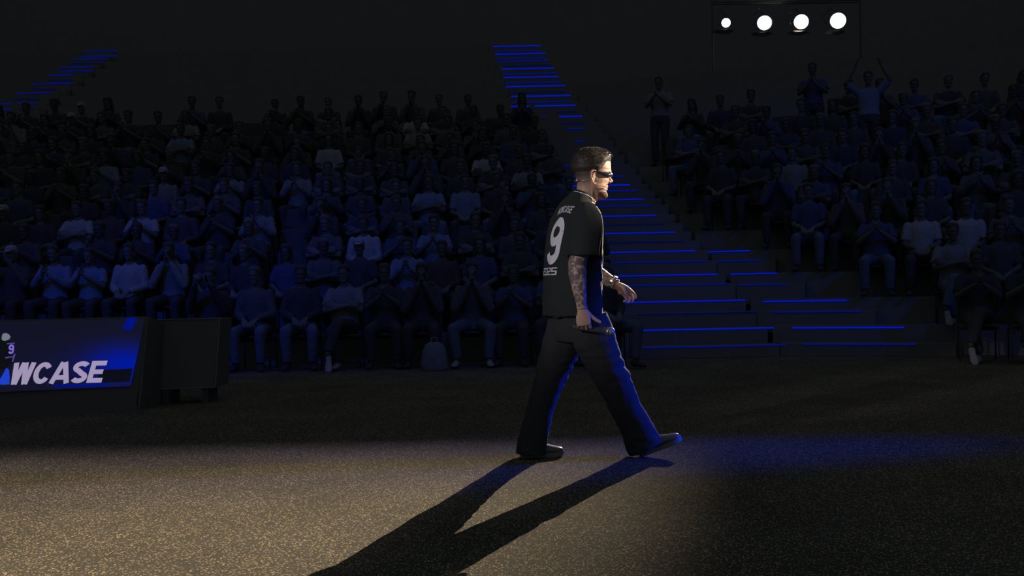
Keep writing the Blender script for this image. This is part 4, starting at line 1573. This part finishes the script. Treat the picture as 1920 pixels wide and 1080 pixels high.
# ---- headset microphone
hs = empty('headset_microphone', (0, 0, 0))
hs.parent = man
hs.matrix_parent_inverse = Matrix.Translation(man.location).inverted()
bm = bmesh.new()
tube(bm, [(gp(1111, -28.0, 322), .0013), (gp(1104, -28.8, 322), .0013), (gp(1100.5, -29.4, 330), .0013), (gp(1104, -28, 342), .0013), (gp(1111, -26.5, 347.5), .0014),
          (gp(1118, -24.6, 349.8), .0014), (gp(1127, -22.2, 352.0), .0014), (gp(1134, -17.5, 353.6), .0014)], 8, k=4)
obj('boom', bm, M_BOOM, hs, True)
bm = bmesh.new()
tube(bm, [(gp(1127, -22.4, 352.1), .0026), (gp(1133, -18.0, 353.4), .0030), (gp(1136, -15, 353.8), .0024)], 10, k=2)
obj('microphone_capsule', bm, M_BOOM, hs, True)
bm = bmesh.new()
tube(bm, [(gp(1101, -27, 338), .0012), (gp(1090, -24, 341), .0013), (gp(1081, -15, 339.5), .0014), (gp(1077.5, 0, 339), .0014), (gp(1081, 15, 339), .0013), (gp(1096, 26, 338), .0012)], 8, k=4)
tube(bm, [(gp(1081, -14, 339.5), .004), (gp(1076, -7, 340), .005), (gp(1075.5, 1, 340), .0035)], 8, k=2)
obj('neckband', bm, M_SILVER, hs, True)

# ---- jersey
S = bmesh.new()
# (y, back x, front x, half depth, depth)
TS = [(591, 1018, 1129, .225), (588, 1018, 1129, .225), (560, 1018, 1128, .222), (520, 1020.5, 1127, .220), (480, 1022.5, 1127, .222), (450, 1025.5, 1126.5, .228), (425, 1030, 1126, .232),
      (408, 1035, 1124, .230), (396, 1041, 1119, .212), (386, 1050, 1113.5, .175), (379, 1058, 1111, .13), (372, 1066, 1108, .095), (366, 1072, 1105, .078)]
secs = []
for y, xb, xf, hw in TS:
    w = (xf - xb) / 2 * PX
    a = math.sqrt(max(0.0036, (w * w - (hw * math.sin(PHI)) ** 2))) / math.cos(PHI)
    secs.append((mp((xb + xf) / 2, y), hw, a))
lo = secs[0]
inner = [(lo[0] + V((0, 0, .06)), lo[1] - .016, lo[2] - .016), (lo[0] + V((0, 0, .02)), lo[1] - .014, lo[2] - .014), (lo[0], lo[1] - .010, lo[2] - .010)]
tube(S, inner + secs, 40, ref=RT, k=4)
# neck ribbing
tube(S, [(mp(1089, 375), .085, .075), (mp(1093, 366), .072, .066), (mp(1095, 361), .067, .062)], 30, ref=RT, k=2)
# sleeves
SLN = [(1096, 397, -.15, .070, .066), (1095, 412, -.19, .092, .085), (1093, 435, -.225, .098, .090), (1091, 458, -.25, .100, .094), (1089.5, 478, -.268, .100, .096), (1089.2, 483.5, -.272, .100, .096)]
e = SLN[-1]
cuff = [(mp(e[0], e[1], e[2]), e[3] - .010, e[4] - .010), (mp(e[0], e[1] - 8, e[2]), e[3] - .014, e[4] - .014), (mp(e[0], e[1] - 24, e[2]), e[3] - .02, e[4] - .02)]
tube(S, [(mp(a, b, c), d, f) for a, b, c, d, f in SLN] + cuff, 30, ref=FW, k=3)
SLF = [(1062, 397, .15, .070, .066), (1068, 418, .19, .090, .085), (1078, 445, .225, .096, .09), (1090, 472, .25, .094, .09)]
tube(S, [(mp(a, b, c), d, f) for a, b, c, d, f in SLF], 24, ref=FW, k=3)
shirt = remesh(S, 0.0046, 4, .5)
zA, zB = mp(0, 400).z, mp(0, 590).z


def folds(p, n):
    q = V((p.dot(RT) * 9, p.dot(FW) * 9, p.z * 2.2))
    a = noise.noise(q) * .010 + noise.noise(q * 2.3 + V((3, 1, 2))) * .004
    # diagonal drag lines under the arm and across the front
    dlt = (p.z - zA) * .9 + p.dot(FW) * 1.4
    a += .0035 * math.sin(dlt * 52 + 3 * noise.noise(p * 4)) * max(0, min(1, (p.dot(FW) - mp(1085, 450).dot(FW)) * 10))
    k = max(0.25, min(1, (zA + .03 - p.z) / .12))
    return a * k


displace(shirt, folds)
shirt_o = link_mesh('jersey', shirt, M_TEE, man)
bvh = BVHTree.FromPolygons([v.co.copy() for v in shirt.vertices], [list(p.vertices) for p in shirt.polygons])


def printed(name, quads, z0, lat0, direction, m, lift=0.0022):
    bm = bmesh.new()
    cache = {}
    for q in quads:
        vs = []
        for (u, v) in q:
            key = (round(u, 4), round(v, 4))
            if key not in cache:
                c = mp(1078, 460)
                side = RT if direction > 0 else -RT
                o = V((c.x, c.y, z0 + v)) + side * (u + lat0) - FW * direction * .6
                hit = bvh.ray_cast(o, FW * direction, 1.0)
                cache[key] = bm.verts.new(hit[0] + hit[1] * lift) if hit[0] is not None else None
            vs.append(cache[key])
        if None in vs or len(set(vs)) < 3:
            continue
        if (vs[0].co - vs[2].co).length > .05:
            continue
        try:
            bm.faces.new(vs)
        except ValueError:
            pass
    return obj(name, bm, m, shirt_o, world_coords=True)


nine = text_quads('9', 0.275, 0.19, 0, 0.08, 0.03, wscale=.66)
printed('back_number', nine, mp(1037, 497).z, 0.012, 1, M_PRINT)
printed('back_name', text_quads('HOWCASE', 0.040, 0.17, 0.09, 0.12, 0.1, arch=.25, wscale=.66), mp(1050, 404).z, 0.034, 1, M_PRINT)
printed('back_year', text_quads('2025', 0.043, 0.15, 0.18, 0.10, 0.08, wscale=1.45), mp(1037, 516).z, -0.028, 1, M_PRINT)
printed('front_lettering', text_quads('HC', 0.115, 0.26, 0.2, 0, 0.06), mp(1127, 478).z, -0.08, -1, M_PRINT)
printed('front_lettering', text_quads('SO', 0.125, 0.26, 0.2, 0, 0.06), mp(1127, 524).z, -0.085, -1, M_PRINT)
printed('front_lettering', text_quads('AE', 0.06, 0.26, 0.2, 0, 0.08), mp(1127, 548).z, -0.11, -1, M_PRINT)
# pale sleeve piping seen on the near sleeve front edge
bm = bmesh.new()
pp = []
for x, y in ((1111, 388), (1118, 398), (1121, 415), (1121, 435), (1118, 455), (1115, 470), (1114, 482)):
    o = V((mp(x, y).x, 2.0, mp(x, y).z))
    h = bvh.ray_cast(o, V((0, 1, 0)), 8)
    if h[0] is not None:
        pp.append((h[0] + h[1] * .0008, .0016))
tube(bm, pp, 6, k=4)
obj('sleeve_seam', bm, mat('seam_grey', (.26, .28, .28), .8), shirt_o, True)

# ---- necklace of links
nk = empty('necklace', (0, 0, 0))
nk.parent = man
nk.matrix_parent_inverse = Matrix.Translation(man.location).inverted()
bm = bmesh.new()
N = 44
for i in range(N):
    t = 2 * math.pi * i / N
    c, s = math.cos(t), math.sin(t)
    # tilt: high at the nape, low at the throat
    base = mp(1094.5, 371)
    p = base + FW * (c * .066) + RT * (s * .072) + V((0, 0, -.034 * c + .004 * noise.noise(V((i, 0, 0)))))
    p2 = base + FW * (math.cos(t + .02) * .066) + RT * (math.sin(t + .02) * .072)
    tg = (FW * -s + RT * c).normalized()
    rot = tg.to_track_quat('X', 'Z').to_matrix()
    ball(bm, p, (.0062, .0038, .0042), 8, rot)
obj('chain', bm, M_SILVER, nk, True)

# ---- watch and bracelet on the far wrist
ax = (FWR - mp(1142, 522, .22)).normalized()
wt = empty('wristwatch', (0, 0, 0))
wt.parent = man
wt.matrix_parent_inverse = Matrix.Translation(man.location).inverted()
wc = FWR - ax * .028
o1 = V((0, 0, 1)) - ax * ax.z
o1.normalize()
o2 = ax.cross(o1)
for nm, off, rr, th, m in (('strap', 0, .0335, .0045, M_SILVER), ('bracelet', .024, .0315, .0028, mat('dark_beads', (.12, .11, .11), .3))):
    bm = bmesh.new()
    n = 26
    for i in range(n):
        t = 2 * math.pi * i / n
        p = wc + ax * off + o1 * (math.cos(t) * rr) + o2 * (math.sin(t) * rr)
        if nm == 'strap':
            tg = (-o1 * math.sin(t) + o2 * math.cos(t))
            r3 = Matrix((ax, tg, ax.cross(tg))).transposed()
            box(bm, p, (.016, .0078, .0035), r3)
        else:
            ball(bm, p, .0040, 8)
    obj(nm, bm, m, wt, nm != 'strap')
bm = bmesh.new()
cdir = (o1 * .85 - o2 * .2 + V((0, -.3, 0))).normalized()
pc = wc + o1 * .036
tube(bm, [(pc - o1 * .003, .017), (pc + o1 * .004, .017), (pc + o1 * .0065, .014)], 20, k=1)
obj('watch_case', bm, M_SILVER, wt, True)

# ---- trousers
T = bmesh.new()
tube(T, [(mp(1080, 565), .165, .125), (mp(1081, 590), .185, .14), (mp(1083, 615), .19, .145), (mp(1083, 640), .17, .13)], 28, ref=RT, k=3)


def leg(pts):
    secs = [(mp(x, y, d), r * PX, r * PX * .98) for x, y, d, r in pts]
    lastp, r1, r2 = secs[-1]
    prev = secs[-2][0]
    back_ = (prev - lastp).normalized()
    cuff = [(lastp, r1 - .008, r2 - .008), (lastp + back_ * .02, r1 - .012, r2 - .012), (lastp + back_ * .07, r1 - .02, r2 - .02)]
    tube(T, secs + cuff, 28, k=3, ref=(0, 1, 0))


FL = [(1096, 598, -.085, 42), (1109, 630, -.09, 41), (1122, 660, -.088, 37.5), (1136, 690, -.08, 35), (1152, 722, -.07, 32), (1166, 752, -.062, 30), (1180, 778, -.052, 30),
      (1193, 803, -.045, 31.5), (1205, 829, -.04, 35), (1208.5, 836, -.038, 36)]
RL = [(1072, 598, .085, 42), (1059, 635, .085, 40), (1048, 668, .082, 35.5), (1036, 700, .075, 31.5), (1025, 735, .065, 28), (1014, 768, .05, 26.5), (1006, 798, .035, 26), (1000.5, 826, .025, 28.5), (998, 846, .02, 30.5), (997.8, 851, .02, 30.8)]
leg(FL)
leg(RL)
tro = remesh(T, 0.0048, 4, .5)


def wrinkle(p, n):
    q = (p - mp(1083, 600))
    s = V((p.x * 8, p.y * 5, p.z * 8))
    a = .008 * noise.noise(s) + .004 * noise.noise(s * 2.6)
    # knee and shin stacks: wavy rings round the leg
    y = (mp(0, 700).z - p.z)
    k = max(0, min(1, 1 - abs(p.z - mp(0, 705).z) / .22))
    a += k * .0042 * math.sin(p.z * 85 + 9 * noise.noise(p * 5) + 15 * (p.x - mp(1100, 0).x)) * (.5 + noise.noise(p * 4 + V((7, 1, 3))))
    a += k * .005 * noise.noise(V((p.x * 12, p.y * 12, p.z * 34)))
    k2 = max(0, min(1, 1 - (p.z - mp(0, 850).z) / .22))
    a += k2 * .007 * noise.noise(V((p.x * 20, p.y * 20, p.z * 26)))
    return a


displace(tro, wrinkle)
for v in tro.vertices:
    v.co.z = max(v.co.z, 0.006)
link_mesh('trousers', tro, M_PANTS, man)

# ---- shoes
toe = mp(1058, 0)
A = Matrix.Translation(V((mp(976, 858).x, YC + .02, 0.0))) @ Matrix.Rotation(R(4), 4, 'Z') @ Matrix.Scale(PX * 82 / .281, 4)
me = shoe_mesh(A @ Matrix.Translation((0, 0, .004)), .0035)
so = link_mesh('shoe', me, M_SHOE, man)
link_mesh('sole', sole_mesh(A), M_SOLE, so)
hz = mp(1199, 852.5, -.04)
Bm = Matrix.Translation(V((hz.x, YC - .04, 0.0))) @ Matrix.Rotation(R(3), 4, 'Z') @ Matrix.Rotation(R(-19), 4, 'Y') @ Matrix.Scale(PX * 84 / .281, 4)
me = shoe_mesh(Bm @ Matrix.Translation((0, 0, .004)), .0035)
so = link_mesh('shoe', me, M_SHOE, man)
link_mesh('sole', sole_mesh(Bm), M_SOLE, so)

# ---- hand microphone
D1 = DN.normalized()
ctr = NW + D1 * .104 + V((0, .030, 0))
a0, a1 = ctr + V((-.062, .006, .004)), mp(1136, 618.5, -.25)
mic = empty('microphone', ctr, 'black handheld microphone in the walking man\'s lowered right hand', 'microphone')
dirm = (a1 - a0).normalized()
bm = bmesh.new()
tube(bm, [(a0, .012), (a0 + dirm * .004, .0145), (a1 - dirm * .05, .0165), (a1 - dirm * .026, .019), (a1 - dirm * .022, .0215)], 20, k=1)
obj('handle', bm, M_METAL, mic, True)
bm = bmesh.new()
tube(bm, [(a1 - dirm * .024, .023), (a1 - dirm * .016, .0245), (a1 - dirm * .012, .0245)], 20, k=1)
obj('collar', bm, M_SILVER, mic, True)
bm = bmesh.new()
tube(bm, [(a1 - dirm * .016, .020), (a1 - dirm * .002, .0255), (a1 + dirm * .012, .0245), (a1 + dirm * .022, .018), (a1 + dirm * .026, .009)], 20, k=2)
obj('grille', bm, mat('mic_grille', (.35, .35, .37), .35, .9, bump=.6, noise_scale=600), mic, True)
